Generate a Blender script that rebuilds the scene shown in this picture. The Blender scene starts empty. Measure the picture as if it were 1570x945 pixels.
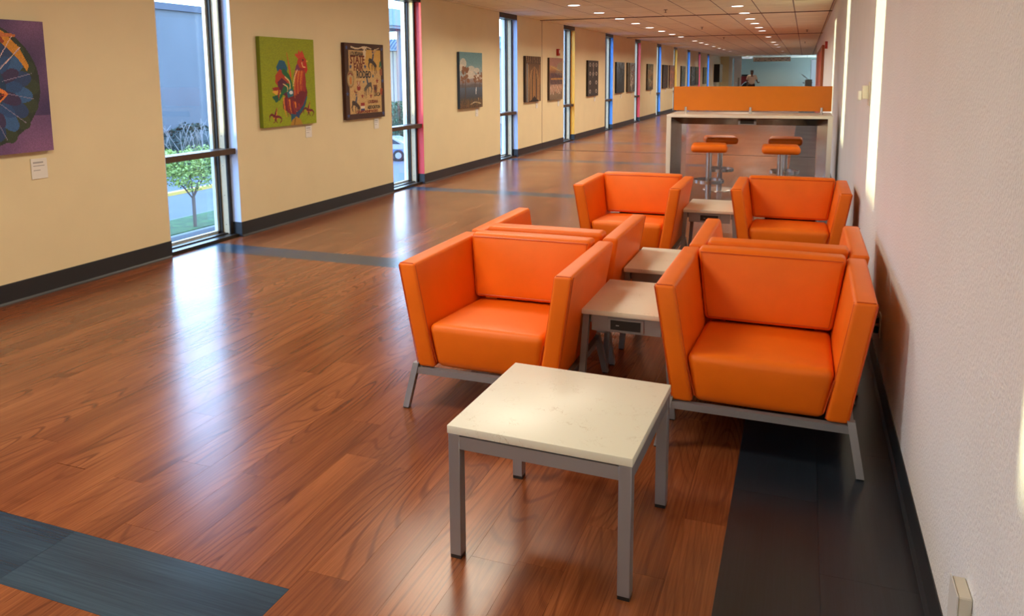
import bpy, bmesh, math, random
import numpy as np
from mathutils import Vector, Matrix, noise as mnoise

random.seed(7)
scene = bpy.context.scene
COL = scene.collection

# ------------------------------------------------------------------ camera
YAW, PITCH, ROLL, FPX = .3650, .1424, -.0073, 1194.8
PPX, PPY = 785 - 10.7, 472.5 - 185.3
CAMZ = 1.60
_F = Vector((-math.sin(YAW)*math.cos(PITCH), math.cos(YAW)*math.cos(PITCH), -math.sin(PITCH)))
_R0 = Vector((math.cos(YAW), math.sin(YAW), 0)); _U0 = _R0.cross(_F)
_R = _R0*math.cos(ROLL) + _U0*math.sin(ROLL); _U = -_R0*math.sin(ROLL) + _U0*math.cos(ROLL)
cd = bpy.data.cameras.new('camera'); cam = bpy.data.objects.new('camera', cd); COL.objects.link(cam)
cam.matrix_world = Matrix(((_R.x, _U.x, -_F.x, 0), (_R.y, _U.y, -_F.y, 0), (_R.z, _U.z, -_F.z, CAMZ), (0, 0, 0, 1)))
cd.sensor_width = 36; cd.sensor_fit = 'HORIZONTAL'; cd.lens = FPX/1570*36
cd.shift_x = (785-PPX)/1570; cd.shift_y = -(472.5-PPY)/1570
cd.clip_start = .05; cd.clip_end = 400
scene.camera = cam

def to_px(x, y, z):
    d = Vector((x, y, z-CAMZ)); q = d.dot(_F)
    if q < .05: return None
    return (PPX+FPX*d.dot(_R)/q, PPY-FPX*d.dot(_U)/q, q)

# ------------------------------------------------------------------ world, sun, exposure
scene.view_settings.view_transform = 'Standard'
scene.view_settings.look = 'None'
scene.view_settings.gamma = 1
scene.view_settings.exposure = 0.30
scene.cycles.use_denoising = True
scene.cycles.max_bounces = 9
scene.cycles.diffuse_bounces = 5
scene.cycles.glossy_bounces = 4
scene.cycles.transparent_max_bounces = 12
scene.cycles.sample_clamp_indirect = 4.0
scene.cycles.caustics_reflective = False
scene.cycles.caustics_refractive = False
w = bpy.data.worlds.new('sky'); scene.world = w; w.use_nodes = True
nt = w.node_tree; bg = nt.nodes['Background']
tc = nt.nodes.new('ShaderNodeTexCoord'); sp = nt.nodes.new('ShaderNodeSeparateXYZ'); cr = nt.nodes.new('ShaderNodeValToRGB')
nt.links.new(tc.outputs['Generated'], sp.inputs[0]); nt.links.new(sp.outputs['Z'], cr.inputs[0]); nt.links.new(cr.outputs[0], bg.inputs[0])
cr.color_ramp.elements[0].position = 0.0; cr.color_ramp.elements[0].color = (.52, .74, 1, 1)
cr.color_ramp.elements[1].position = .8; cr.color_ramp.elements[1].color = (.30, .52, 1, 1)
bg.inputs[1].default_value = 9.5

SUN_DIR = Vector((1, .630, -.0395)).normalized()
sd = bpy.data.lights.new('sun', 'SUN'); sun = bpy.data.objects.new('sun', sd); COL.objects.link(sun)
sd.energy = 6.5; sd.color = (1, .94, .50); sd.angle = math.radians(.4)
sun.rotation_euler = SUN_DIR.to_track_quat('-Z', 'Y').to_euler(); sun.location = (-30, -20, 6)

LAMP_POWER = 22.0
PANEL_POWER = 40.0
LAMP_COLOR = (1, .88, .68)

# ------------------------------------------------------------------ layout numbers
XL, XR, HC = -5.261, .419, 2.75
PITCHW, W1A, W1B = 4.1003, 5.340, 6.297
YB, YE = -8.0, 54.0           # corridor ends
XR2, YR2 = .95, 36.0          # the right wall steps back here
JOINT = 16.03

# ------------------------------------------------------------------ materials
MATS = {}
def s2l(c):
    return tuple(((v/255)/12.92 if v/255 <= .04045 else ((v/255+.055)/1.055)**2.4) for v in c)
def mat(name, color, rough=.5, metal=0.0, bump=0.0, bscale=200, var=0.0, vscale=3.0, spec=.5, emit=None, estr=0, coat=0):
    if name in MATS: return MATS[name]
    m = bpy.data.materials.new(name); m.use_nodes = True; n = m.node_tree.nodes; L = m.node_tree.links
    b = n['Principled BSDF']; b.inputs['Base Color'].default_value = (*color, 1); b.inputs['Roughness'].default_value = rough
    b.inputs['Metallic'].default_value = metal; b.inputs['Specular IOR Level'].default_value = spec
    if coat: b.inputs['Coat Weight'].default_value = coat
    g = n.new('ShaderNodeNewGeometry')
    if var:
        t = n.new('ShaderNodeTexNoise'); t.inputs['Scale'].default_value = vscale; t.inputs['Detail'].default_value = 4
        L.new(g.outputs['Position'], t.inputs['Vector'])
        r = n.new('ShaderNodeValToRGB'); r.color_ramp.elements[0].position = .3; r.color_ramp.elements[1].position = .7
        r.color_ramp.elements[0].color = (*[max(0, c*(1-var)) for c in color], 1); r.color_ramp.elements[1].color = (*[min(1, c*(1+var)) for c in color], 1)
        L.new(t.outputs[0], r.inputs[0]); L.new(r.outputs[0], b.inputs['Base Color'])
    if bump:
        t = n.new('ShaderNodeTexNoise'); t.inputs['Scale'].default_value = bscale; t.inputs['Detail'].default_value = 3
        L.new(g.outputs['Position'], t.inputs['Vector'])
        bp = n.new('ShaderNodeBump'); bp.inputs['Strength'].default_value = bump; bp.inputs['Distance'].default_value = .01
        L.new(t.outputs[0], bp.inputs['Height']); L.new(bp.outputs[0], b.inputs['Normal'])
    if emit: b.inputs['Emission Color'].default_value = (*emit, 1); b.inputs['Emission Strength'].default_value = estr
    MATS[name] = m; return m

def math_node(n, L, op, a, b=None):
    q = n.new('ShaderNodeMath'); q.operation = op
    for i, v in enumerate((a, b)):
        if v is None: continue
        if isinstance(v, (int, float)): q.inputs[i].default_value = v
        else: L.new(v, q.inputs[i])
    return q.outputs[0]

def wood_floor(name, light, mid, dark, line, along='Y', cath=True, rough=(.17, .30)):
    m = bpy.data.materials.new(name); m.use_nodes = True; n = m.node_tree.nodes; L = m.node_tree.links
    b = n['Principled BSDF']
    g = n.new('ShaderNodeNewGeometry'); oi = n.new('ShaderNodeObjectInfo'); s = n.new('ShaderNodeSeparateXYZ'); L.new(g.outputs['Position'], s.inputs[0])
    rnd = math_node(n, L, 'FRACT', math_node(n, L, 'ADD', g.outputs['Random Per Island'], oi.outputs['Random']))
    u, v = (s.outputs['X'], s.outputs['Y']) if along == 'Y' else (s.outputs['Y'], s.outputs['X'])
    off = math_node(n, L, 'MULTIPLY', rnd, 37.0)
    def co(su, sv):
        c = n.new('ShaderNodeCombineXYZ'); L.new(math_node(n, L, 'MULTIPLY', u, su), c.inputs[0]); L.new(math_node(n, L, 'MULTIPLY', v, sv), c.inputs[1]); L.new(off, c.inputs[2]); return c.outputs[0]
    def tex(vec, sc, det, rgh=.5):
        t = n.new('ShaderNodeTexNoise'); t.inputs['Scale'].default_value = sc; t.inputs['Detail'].default_value = det; t.inputs['Roughness'].default_value = rgh; L.new(vec, t.inputs['Vector']); return t.outputs[0]
    broad = tex(co(7.0, .9), 1.0, 2)
    fine = tex(co(150, 3.0), 1.0, 5, .65)
    r1 = n.new('ShaderNodeValToRGB'); e = r1.color_ramp.elements
    e[0].position = .33; e[0].color = (*dark, 1); e[1].position = .68; e[1].color = (*light, 1); e.new(.5).color = (*mid, 1)
    tone = math_node(n, L, 'ADD', math_node(n, L, 'MULTIPLY', fine, .55), math_node(n, L, 'MULTIPLY', broad, .45))
    tone = math_node(n, L, 'ADD', tone, math_node(n, L, 'MULTIPLY', math_node(n, L, 'SUBTRACT', rnd, .5), .12))
    L.new(tone, r1.inputs[0])
    colr = r1.outputs[0]
    if cath:
        rings = tex(co(4.6, .50), 1.0, .6)
        ph = math_node(n, L, 'SINE', math_node(n, L, 'MULTIPLY', rings, 165.0))
        r2 = n.new('ShaderNodeValToRGB'); r2.color_ramp.elements[0].position = .55; r2.color_ramp.elements[0].color = (0, 0, 0, 1); r2.color_ramp.elements[1].position = 1.0; r2.color_ramp.elements[1].color = (1, 1, 1, 1)
        L.new(ph, r2.inputs[0])
        mk = tex(co(5.0, .7), 1.0, 1)
        mr = n.new('ShaderNodeMapRange'); mr.inputs['From Min'].default_value = .36; mr.inputs['From Max'].default_value = .64; mr.inputs['To Max'].default_value = .62; L.new(mk, mr.inputs['Value'])
        mf = math_node(n, L, 'MULTIPLY', r2.outputs[0], mr.outputs[0])
        mx = n.new('ShaderNodeMix'); mx.data_type = 'RGBA'; L.new(mf, mx.inputs['Factor']); L.new(colr, mx.inputs['A']); mx.inputs['B'].default_value = (*line, 1)
        colr = mx.outputs['Result']
    L.new(colr, b.inputs['Base Color'])
    rr = n.new('ShaderNodeMapRange'); rr.inputs['To Min'].default_value = rough[0]; rr.inputs['To Max'].default_value = rough[1]
    rn = n.new('ShaderNodeTexNoise'); rn.inputs['Scale'].default_value = 1.2; L.new(g.outputs['Position'], rn.inputs['Vector']); L.new(rn.outputs[0], rr.inputs['Value']); L.new(rr.outputs[0], b.inputs['Roughness'])
    bp = n.new('ShaderNodeBump'); bp.inputs['Strength'].default_value = .10; bp.inputs['Distance'].default_value = .002
    wav = tex(co(9, 9), 1.0, 2)
    L.new(math_node(n, L, 'ADD', fine, math_node(n, L, 'MULTIPLY', wav, 1.5)), bp.inputs['Height']); L.new(bp.outputs[0], b.inputs['Normal'])
    b.inputs['Specular IOR Level'].default_value = .55
    MATS[name] = m; return m

M_WOOD = wood_floor('cherry_plank', (.330, .108, .036), (.225, .066, .021), (.140, .036, .011), (.075, .016, .006))
M_BLUEX = wood_floor('slate_plank_across', (.034, .075, .115), (.022, .050, .082), (.013, .030, .054), (.02, .03, .05), along='X', cath=False)
M_BLUEY = wood_floor('slate_plank_along', (.017, .027, .040), (.011, .018, .028), (.007, .011, .018), (.01, .02, .03), along='Y', cath=False, rough=(.25, .4))
M_SUB = mat('subfloor', (.05, .025, .015), .8)
M_CREAM = mat('cream_paint', (.80, .69, .44), .62, bump=.08, bscale=180, var=.02)
M_WHITEW = mat('white_textured_paint', (.80, .81, .83), .55, bump=.5, bscale=95, var=.02)
M_BASE = mat('dark_rubber_base', (.020, .024, .030), .38)
M_TILE = mat('ceiling_tile', (.94, .92, .71), .8, bump=.12, bscale=90, var=.05, vscale=2)
M_GRID = mat('ceiling_grid', (.24, .19, .14), .6)
M_BRONZE = mat('dark_bronze', (.035, .028, .022), .35, metal=.4)
M_RAIL = mat('brown_rail', (.075, .045, .028), .4)
M_POSTC = mat('cream_post', (.66, .53, .33), .5, var=.04, vscale=30)
M_TRIMW = mat('white_trim', (.62, .61, .58), .5)
M_ORANGE = mat('orange_vinyl', (.86, .165, .004), .45, spec=.35, bump=.06, bscale=350, var=.04, vscale=6)
M_PIPING = mat('orange_piping', (.55, .07, .006), .45)
M_SILVER = mat('silver_powder_coat', (.31, .315, .34), .42, metal=.55)
M_QUARTZ = None
M_BLACK = mat('black_plastic', (.008, .008, .009), .35)
M_STEEL = mat('brushed_steel', (.62, .60, .58), .22, metal=1.0, bump=.03, bscale=500)
M_LAM = mat('white_laminate', (.84, .79, .70), .35)
M_SCREEN = mat('orange_acrylic', (.74, .195, .002), .35, var=.03, vscale=5)
M_PLATEW = mat('white_plate', (.82, .80, .76), .4)
M_INK = mat('grey_ink', (.42, .41, .40), .6)

def quartz():
    m = bpy.data.materials.new('speckled_quartz'); m.use_nodes = True; n = m.node_tree.nodes; L = m.node_tree.links
    b = n['Principled BSDF']; b.inputs['Roughness'].default_value = .34; b.inputs['Specular IOR Level'].default_value = .4
    g = n.new('ShaderNodeTexCoord')
    t1 = n.new('ShaderNodeTexNoise'); t1.inputs['Scale'].default_value = 20; t1.inputs['Detail'].default_value = 6; t1.inputs['Distortion'].default_value = 1.2
    t2 = n.new('ShaderNodeTexNoise'); t2.inputs['Scale'].default_value = 11; t2.inputs['Detail'].default_value = 2
    L.new(g.outputs['Object'], t1.inputs['Vector']); L.new(g.outputs['Object'], t2.inputs['Vector'])
    a = math_node(n, L, 'ABSOLUTE', math_node(n, L, 'SUBTRACT', t1.outputs[0], .5))
    v = n.new('ShaderNodeMapRange'); v.inputs['From Min'].default_value = 0; v.inputs['From Max'].default_value = .012; v.inputs['To Min'].default_value = 1; v.inputs['To Max'].default_value = 0; L.new(a, v.inputs['Value'])
    k = n.new('ShaderNodeMapRange'); k.inputs['From Min'].default_value = .50; k.inputs['From Max'].default_value = .62; L.new(t2.outputs[0], k.inputs['Value'])
    f = math_node(n, L, 'MULTIPLY', math_node(n, L, 'MULTIPLY', v.outputs[0], k.outputs[0]), .65)
    mx = n.new('ShaderNodeMix'); mx.data_type = 'RGBA'; L.new(f, mx.inputs['Factor']); mx.inputs['A'].default_value = (.78, .77, .67, 1); mx.inputs['B'].default_value = (.45, .36, .24, 1)
    L.new(mx.outputs['Result'], b.inputs['Base Color']); return m
M_QUARTZ = quartz()

def glass():
    m = bpy.data.materials.new('window_glass'); m.use_nodes = True; n = m.node_tree.nodes; L = m.node_tree.links
    n.remove(n['Principled BSDF']); o = n['Material Output']
    t = n.new('ShaderNodeBsdfTransparent'); t.inputs[0].default_value = (.93, .96, .97, 1)
    g = n.new('ShaderNodeBsdfGlossy'); g.inputs['Roughness'].default_value = .01
    ge = n.new('ShaderNodeNewGeometry'); dp = n.new('ShaderNodeVectorMath'); dp.operation = 'DOT_PRODUCT'; L.new(ge.outputs['Incoming'], dp.inputs[0]); L.new(ge.outputs['Normal'], dp.inputs[1])
    k = math_node(n, L, 'POWER', math_node(n, L, 'SUBTRACT', 1.0, math_node(n, L, 'ABSOLUTE', dp.outputs['Value'])), 5.0)
    fr = math_node(n, L, 'ADD', math_node(n, L, 'MULTIPLY', k, .96), .04)
    mx = n.new('ShaderNodeMixShader'); L.new(fr, mx.inputs[0]); L.new(t.outputs[0], mx.inputs[1]); L.new(g.outputs[0], mx.inputs[2]); L.new(mx.outputs[0], o.inputs[0]); return m
M_GLASS = glass()

def paint_mat():
    m = bpy.data.materials.new('painted_print'); m.use_nodes = True; n = m.node_tree.nodes; L = m.node_tree.links
    b = n['Principled BSDF']; b.inputs['Roughness'].default_value = .6
    a = n.new('ShaderNodeAttribute'); a.attribute_name = 'Col'
    L.new(a.outputs['Color'], b.inputs['Base Color'])
    g = n.new('ShaderNodeNewGeometry'); t = n.new('ShaderNodeTexNoise'); t.inputs['Scale'].default_value = 260; L.new(g.outputs['Position'], t.inputs['Vector'])
    bp = n.new('ShaderNodeBump'); bp.inputs['Strength'].default_value = .1; bp.inputs['Distance'].default_value = .004; L.new(t.outputs[0], bp.inputs['Height']); L.new(bp.outputs[0], b.inputs['Normal'])
    return m
M_PRINT = paint_mat()

# ------------------------------------------------------------------ object helpers
def tag(o, label=None, cat=None, group=None, kind=None):
    if label: o['label'] = label
    if cat: o['category'] = cat
    if group: o['group'] = group
    if kind: o['kind'] = kind
    return o
def link(o, parent=None):
    COL.objects.link(o)
    if parent is not None: o.parent = parent
    return o
def empty(name, loc=(0, 0, 0), rz=0.0, parent=None):
    o = bpy.data.objects.new(name, None); o.empty_display_size = .1; link(o, parent); o.location = loc; o.rotation_euler = (0, 0, rz); return o
def obj(name, me, m=None, parent=None, loc=None, smooth=False):
    if isinstance(me, bmesh.types.BMesh):
        bm = me; me = bpy.data.meshes.new(name); bmesh.ops.recalc_face_normals(bm, faces=bm.faces); bm.to_mesh(me); bm.free()
    if m is not None and not me.materials:
        me.materials.append(m)
    if smooth:
        me.polygons.foreach_set('use_smooth', [True]*len(me.polygons))
        try: me.set_sharp_from_angle(angle=math.radians(40))
        except Exception: pass
    o = bpy.data.objects.new(name, me); link(o, parent)
    if loc is not None: o.location = loc
    return o
def bx(bm, x0, x1, y0, y1, z0, z1, bev=0.0, seg=1):
    r = bmesh.ops.create_cube(bm, size=1); vs = r['verts']
    for v in vs:
        v.co = Vector((x0+(v.co.x+.5)*(x1-x0), y0+(v.co.y+.5)*(y1-y0), z0+(v.co.z+.5)*(z1-z0)))
    if bev:
        es = list({e for v in vs for e in v.link_edges}); bmesh.ops.bevel(bm, geom=es, offset=bev, segments=seg, affect='EDGES', profile=.5)
def box(name, x0, x1, y0, y1, z0, z1, m, parent=None, bev=0.0, seg=1, smooth=False):
    bm = bmesh.new(); bx(bm, x0, x1, y0, y1, z0, z1, bev, seg); return obj(name, bm, m, parent, smooth=smooth or bool(bev))
def hexa(bm, b4, t4, bev=0.0, seg=2):
    vs = [bm.verts.new(p) for p in list(b4)+list(t4)]
    fs = [bm.faces.new([vs[i] for i in q]) for q in ((3, 2, 1, 0), (4, 5, 6, 7), (0, 1, 5, 4), (1, 2, 6, 5), (2, 3, 7, 6), (3, 0, 4, 7))]
    if bev:
        es = list({e for f in fs for e in f.edges}); bmesh.ops.bevel(bm, geom=es, offset=bev, segments=seg, affect='EDGES', profile=.5)
def cyl(bm, c, r1, r2, z0, z1, n=24, cap=True):
    b = [bm.verts.new((c[0]+r1*math.cos(2*math.pi*i/n), c[1]+r1*math.sin(2*math.pi*i/n), z0)) for i in range(n)]
    t = [bm.verts.new((c[0]+r2*math.cos(2*math.pi*i/n), c[1]+r2*math.sin(2*math.pi*i/n), z1)) for i in range(n)]
    for i in range(n): bm.faces.new((b[i], b[(i+1) % n], t[(i+1) % n], t[i]))
    if cap: bm.faces.new(b[::-1]); bm.faces.new(t)
def bar(bm, a, b, sx, sy=None, n=4, up=None):
    a = Vector(a); b = Vector(b); d = (b-a).normalized(); sy = sy or sx
    up = Vector(up) if up else (Vector((0, 1, 0)) if abs(d.z) > .7 else Vector((0, 0, 1)))
    s = d.cross(up).normalized(); u = s.cross(d)
    def ring(p):
        if n == 4: return [bm.verts.new(p+s*i*sx/2+u*j*sy/2) for i, j in ((-1, -1), (1, -1), (1, 1), (-1, 1))]
        return [bm.verts.new(p+s*math.cos(2*math.pi*k/n)*sx/2+u*math.sin(2*math.pi*k/n)*sy/2) for k in range(n)]
    A, B = ring(a), ring(b); k = len(A)
    for i in range(k): bm.faces.new((A[i], A[(i+1) % k], B[(i+1) % k], B[i]))
    bm.faces.new(A[::-1]); bm.faces.new(B)
def tube(bm, pts, r, n=6, closed=False):
    P = [Vector(p) for p in pts]; N = len(P); rings = []
    for i, p in enumerate(P):
        d = (P[(i+1) % N]-P[i-1]) if (closed or 0 < i < N-1) else (P[1]-P[0] if i == 0 else P[-1]-P[-2])
        d.normalize(); up = Vector((0, 0, 1)) if abs(d.z) < .9 else Vector((0, 1, 0)); s = d.cross(up).normalized(); u = s.cross(d)
        rings.append([bm.verts.new(p+s*math.cos(2*math.pi*k/n)*r+u*math.sin(2*math.pi*k/n)*r) for k in range(n)])
    for i in range(N if closed else N-1):
        A, B = rings[i], rings[(i+1) % N]
        for k in range(n): bm.faces.new((A[k], A[(k+1) % n], B[(k+1) % n], B[k]))
    if not closed: bm.faces.new(rings[0][::-1]); bm.faces.new(rings[-1])
def cushion(b4, t4, r, puff=(0, 0, 0), n=7):
    """rounded, slightly swollen block mapped on eight corners: bottom four, top four (x-y+, going round)"""
    b4 = [Vector(p) for p in b4]; t4 = [Vector(p) for p in t4]
    hx = ((b4[1]-b4[0]).length+(t4[1]-t4[0]).length)/4; hy = ((b4[3]-b4[0]).length+(t4[3]-t4[0]).length)/4; hz = ((t4[0]-b4[0]).length+(t4[2]-b4[2]).length)/4
    H = (hx, hy, hz); R = [min(r, h*.98) for h in H]; R = min(R)
    def vals(h):
        inner = [(-h+R)+(2*h-2*R)*i/(n-1) for i in range(n)]
        return [-h, -h+.35*R, -h+.7*R]+inner+[h-.7*R, h-.35*R, h]
    V = [vals(h) for h in H]; bm = bmesh.new()
    def put(p):
        q = [max(-(H[i]-R), min(H[i]-R, p[i])) for i in range(3)]
        d = Vector([p[i]-q[i] for i in range(3)])
        if d.length > 1e-9: d.normalize(); p = [q[i]+d[i]*R for i in range(3)]
        t = [p[i]/H[i] for i in range(3)]; P = list(t)
        for i in range(3):
            j, k = (i+1) % 3, (i+2) % 3
            P[i] = t[i]*(1+puff[i]/H[i]*(1-t[j]**2)*(1-t[k]**2))
        u, v, w_ = [(x+1)/2 for x in P]
        B = (b4[0]*(1-u)+b4[1]*u)*(1-v)+(b4[3]*(1-u)+b4[2]*u)*v
        T = (t4[0]*(1-u)+t4[1]*u)*(1-v)+(t4[3]*(1-u)+t4[2]*u)*v
        return bm.verts.new(B*(1-w_)+T*w_)
    for ax in range(3):
        j, k = (ax+1) % 3, (ax+2) % 3
        for sg in (-1, 1):
            G = []
            for a in V[j]:
                row = []
                for c in V[k]:
                    p = [0, 0, 0]; p[ax] = sg*H[ax]; p[j] = a; p[k] = c; row.append(put(p))
                G.append(row)
            for a in range(len(G)-1):
                for c in range(len(G[0])-1): bm.faces.new((G[a][c], G[a+1][c], G[a+1][c+1], G[a][c+1]))
    bmesh.ops.remove_doubles(bm, verts=bm.verts, dist=1e-5); return bm
def copy_tree(o, parent=None):
    c = o.copy(); COL.objects.link(c)
    if parent is not None: c.parent = parent
    for ch in list(o.children): copy_tree(ch, c)
    return c
def text_mesh(s, size, m, parent, ydir, org, extr=.0008, align='CENTER', sx=1.0, name='lettering'):
    """lettering lying on a wall: ydir = reading direction, org = centre of the baseline"""
    cu = bpy.data.curves.new('t', 'FONT'); cu.body = s; cu.size = size; cu.align_x = align; cu.extrude = extr; cu.resolution_u = 2; cu.offset = size*.028
    t = bpy.data.objects.new('t', cu); COL.objects.link(t)
    dg = bpy.context.evaluated_depsgraph_get(); me = bpy.data.meshes.new_from_object(t.evaluated_get(dg)); bpy.data.objects.remove(t)
    X = Vector(ydir); Y = Vector((0, 0, 1)); Z = X.cross(Y); O = Vector(org)
    for v in me.vertices: v.co = O + X*v.co.x*sx + Y*v.co.y + Z*v.co.z
    me.materials.clear(); return obj(name, me, m, parent)

# ================================================================== SETTING
# ---- floor
fl = bpy.data.objects.new('floor', None)
bm = bmesh.new(); bx(bm, XL-.05, XR2, YB, YE+8.5, -.12, -.0035); floor = tag(obj('floor', bm, M_SUB), kind='structure')
PW, PL, TH = .1575, 1.22, .0035
GAP = .0004
STRIPES = [(1.560+PITCHW*k, 1.860+PITCHW*k) for k in range(-2, 13)]
planks = []      # (x0,x1,y0,y1)
def cut_y(y0, y1, blocks):
    segs = [(y0, y1)]
    for a, b in blocks:
        out = []
        for s, t in segs:
            if b <= s or a >= t: out.append((s, t)); continue
            if s < a: out.append((s, a))
            if t > b: out.append((b, t))
        segs = out
    return [(s, t) for s, t in segs if t-s > .01]
rng = random.Random(3)
xb = -.19; i = 0
while xb > XL-.03:
    x0 = max(xb-PW, XL-.03)
    y = YB - rng.random()*PL
    blocks = STRIPES if xb <= -1.44 else []
    pass
    while y < YE:
        a, b = max(y, YB), min(y+PL, YE)
        if b > a+.01:
            for s, t in cut_y(a, b, blocks):
                for s2, t2 in cut_y(s, t, [(JOINT-.02, JOINT+.02)]): planks.append((x0, xb, s2, t2))
        y += PL
    xb -= PW; i += 1
def rank(p, z=0):
    q = to_px((p[0]+p[1])/2, (p[2]+p[3])/2, z)
    if q is None: return 1e9
    x, y, d = q
    if not (-60 < x < 1630 and -30 < y < 1000): return 1e6+d
    return d
planks.sort(key=rank)
_pm = {}
def piece(name, p, z0, z1, m, parent, gap=GAP):
    lx, ly = p[1]-p[0]-gap*2, p[3]-p[2]-gap*2; key = (name, round(lx, 3), round(ly, 2))
    if key not in _pm:
        b = bmesh.new(); bx(b, -lx/2, lx/2, -ly/2, ly/2, 0, z1-z0); me = bpy.data.meshes.new(name); b.to_mesh(me); b.free(); me.materials.append(m); _pm[key] = me
    o = bpy.data.objects.new(name, _pm[key]); o.location = ((p[0]+p[1])/2, (p[2]+p[3])/2, z0); COL.objects.link(o); o.parent = parent; return o
for p in planks[:300]: piece('plank', p, -TH, 0, M_WOOD, floor)
bm = bmesh.new()
for p in planks[300:]: bx(bm, p[0]+GAP, p[1]-GAP, p[2]+GAP, p[3]-GAP, -TH, 0)
bx(bm, XL-.03, XR2, YE, YE+8.4, -TH, 0)
tag(obj('far_planks', bm, M_WOOD, floor), kind='stuff')
for k, (a, b) in enumerate(STRIPES):
    x = -1.448
    while x > XL-.03:
        x0 = max(x-.914, XL-.034); piece('stripe_plank', (x0, x, a, b), -TH, 0, M_BLUEX, floor); x -= .914
for c in range(2):
    x1 = XR-.305*c if c < 2 else -.19-.305*(c-2)
    x0 = x1-.305
    y = (YB if c < 2 else 17.6) - (0 if c % 2 else .45)
    while y < YE:
        a, b = max(y, YB if c < 2 else 17.6), min(y+.914, YE)
        for s, t in cut_y(a, b, [(JOINT-.02, JOINT+.02)]): piece('border_plank', (x0, x1, s, t), -TH, 0, M_BLUEY, floor)
        y += .914
bm = bmesh.new(); bx(bm, XR, XR2, YR2, YE, -TH, 0); obj('alcove_vinyl', bm, M_BLUEY, floor)
box('expansion_joint', XL, XR, JOINT-.019, JOINT+.019, -.004, .004, M_BASE, floor)
# slight cross scuff line ahead of the joint
# ---- walls
wins = [(W1A+PITCHW*k, W1B+PITCHW*k) for k in range(-3, 11)]
WT = .34
bm = bmesh.new(); y = YB
for a, b in wins:
    bx(bm, XL-WT, XL, y, a, 0, HC+.12); y = b
bx(bm, XL-WT, XL, y, YE+.2, 0, HC+.12)
wall_left = tag(obj('wall_left', bm, M_CREAM), kind='structure')
box('seam_strip', XL, XL+.004, JOINT-.012, JOINT+.012, .15, HC, mat('cream_seam', (.42, .33, .22), .6), wall_left)
bm = bmesh.new(); bx(bm, XR, XR+.25, YB, YR2, 0, HC+.12); bx(bm, XR2, XR2+.2, YR2, YE+.2, 0, HC+.12); bx(bm, XR+.25, XR2+.2, YR2-.2, YR2, 0, HC+.12)
wall_right = tag(obj('wall_right', bm, M_WHITEW), kind='structure')
box('wall_back', XL-.3, XR+.3, YB-.25, YB, 0, HC+.12, M_CREAM).__setitem__('kind', 'structure')
# cross wall with the opening to the hall beyond
bm = bmesh.new(); bx(bm, XL, -4.72, YE, YE+.2, 0, HC+.12); wf = tag(obj('wall_front', bm, M_CREAM), kind='structure')
M_GREEN = mat('sage_wall', (.33, .38, .34), .7)
box('wall_beyond', -7, 3, YE+8, YE+8.2, 0, HC+.12, M_GREEN).__setitem__('kind', 'structure')
bm = bmesh.new(); bx(bm, -6.2, -6.0, YE+.2, YE+8, 0, HC+.12); bx(bm, -6.2, XL-.3, YE, YE+.2, 0, HC+.12); bx(bm, XR2+.9, XR2+1.1, YE, YE+8, 0, HC+.12); bx(bm, XR2+.1, XR2+1.1, YE-.2, YE, 0, HC+.12)
tag(obj('wall_side_beyond', bm, M_GREEN), kind='structure')
# baseboards
def baseboard(name, segs, xface, sgn, h):
    root = empty(name); tag(root, kind='structure')
    for (a, b) in segs:
        bm = bmesh.new()
        prof = [(0, 0), (.016, 0), (.014, .006), (.006, .020), (.005, h-.006), (.003, h), (0, h)]
        for s in (0, 1):
            yy = (a, b)[s]; V = [bm.verts.new((xface+sgn*px_, yy, pz_)) for px_, pz_ in prof]
            if s == 0: V0 = V
            else:
                for i in range(len(V)): bm.faces.new((V0[i], V0[(i+1) % len(V)], V[(i+1) % len(V)], V[i]))
                bm.faces.new(V0[::-1]); bm.faces.new(V)
        obj('baseboard_length', bm, M_BASE, root)
    return root
segs = []; y = YB
for a, b in wins: segs.append((y, a)); y = b
segs.append((y, YE)); segs2 = []
for a, b in segs:
    if a < JOINT < b: segs2 += [(a, JOINT-.002), (JOINT+.002, b)]
    else: segs2.append((a, b))
baseboard('baseboard_left', segs2, XL, 1, .150)
baseboard('baseboard_right', [(YB, JOINT-.002), (JOINT+.002, YR2)], XR, -1, .125)
# ---- ceiling
ceiling = tag(box('ceiling', XL-.34, XR2+1.2, YB-.2, YE+8.2, HC+.03, HC+.15, M_GRID), kind='structure')
T = .61
gx = [XL]+[-.229-T*k for k in range(8, -2, -1)]+[XR]
gx = [v for v in gx if XL <= v <= XR]; gx = sorted(set(gx))
ty = []
y = JOINT
while y > YB: y -= T
tiles = []
while y < YE:
    for a, b in zip(gx[:-1], gx[1:]):
        s, t = max(y, YB), min(y+T, YE)
        if t-s > .05 and b-a > .03: tiles.append((a, b, s, t))
    y += T
y = YR2
while y < YE:
    tiles.append((XR, XR2, y, min(y+T, YE))); y += T
tiles.sort(key=lambda p: rank(p, HC))
TG = .010
for p in tiles[:300]:
    dz = rng.uniform(-.0012, .0012); piece('ceiling_tile', p, HC+dz, HC+.022, M_TILE, ceiling, gap=TG)
bm = bmesh.new()
for p in tiles[300:]: bx(bm, p[0]+TG, p[1]-TG, p[2]+TG, p[3]-TG, HC, HC+.02)
y = YE
while y < YE+8:
    x = -6
    while x < XR2+1: bx(bm, x+TG, x+1.22-TG, y+TG, y+T-TG, HC, HC+.02); x += 1.22
    y += T
tag(obj('far_ceiling_tiles', bm, M_TILE, ceiling), kind='stuff')
bm = bmesh.new()
for x in gx[1:-1]: bx(bm, x-TG, x+TG, YB, YE, HC+.003, HC+.012)
tag(obj('grid_rails', bm, M_GRID, ceiling), kind='stuff')
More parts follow.
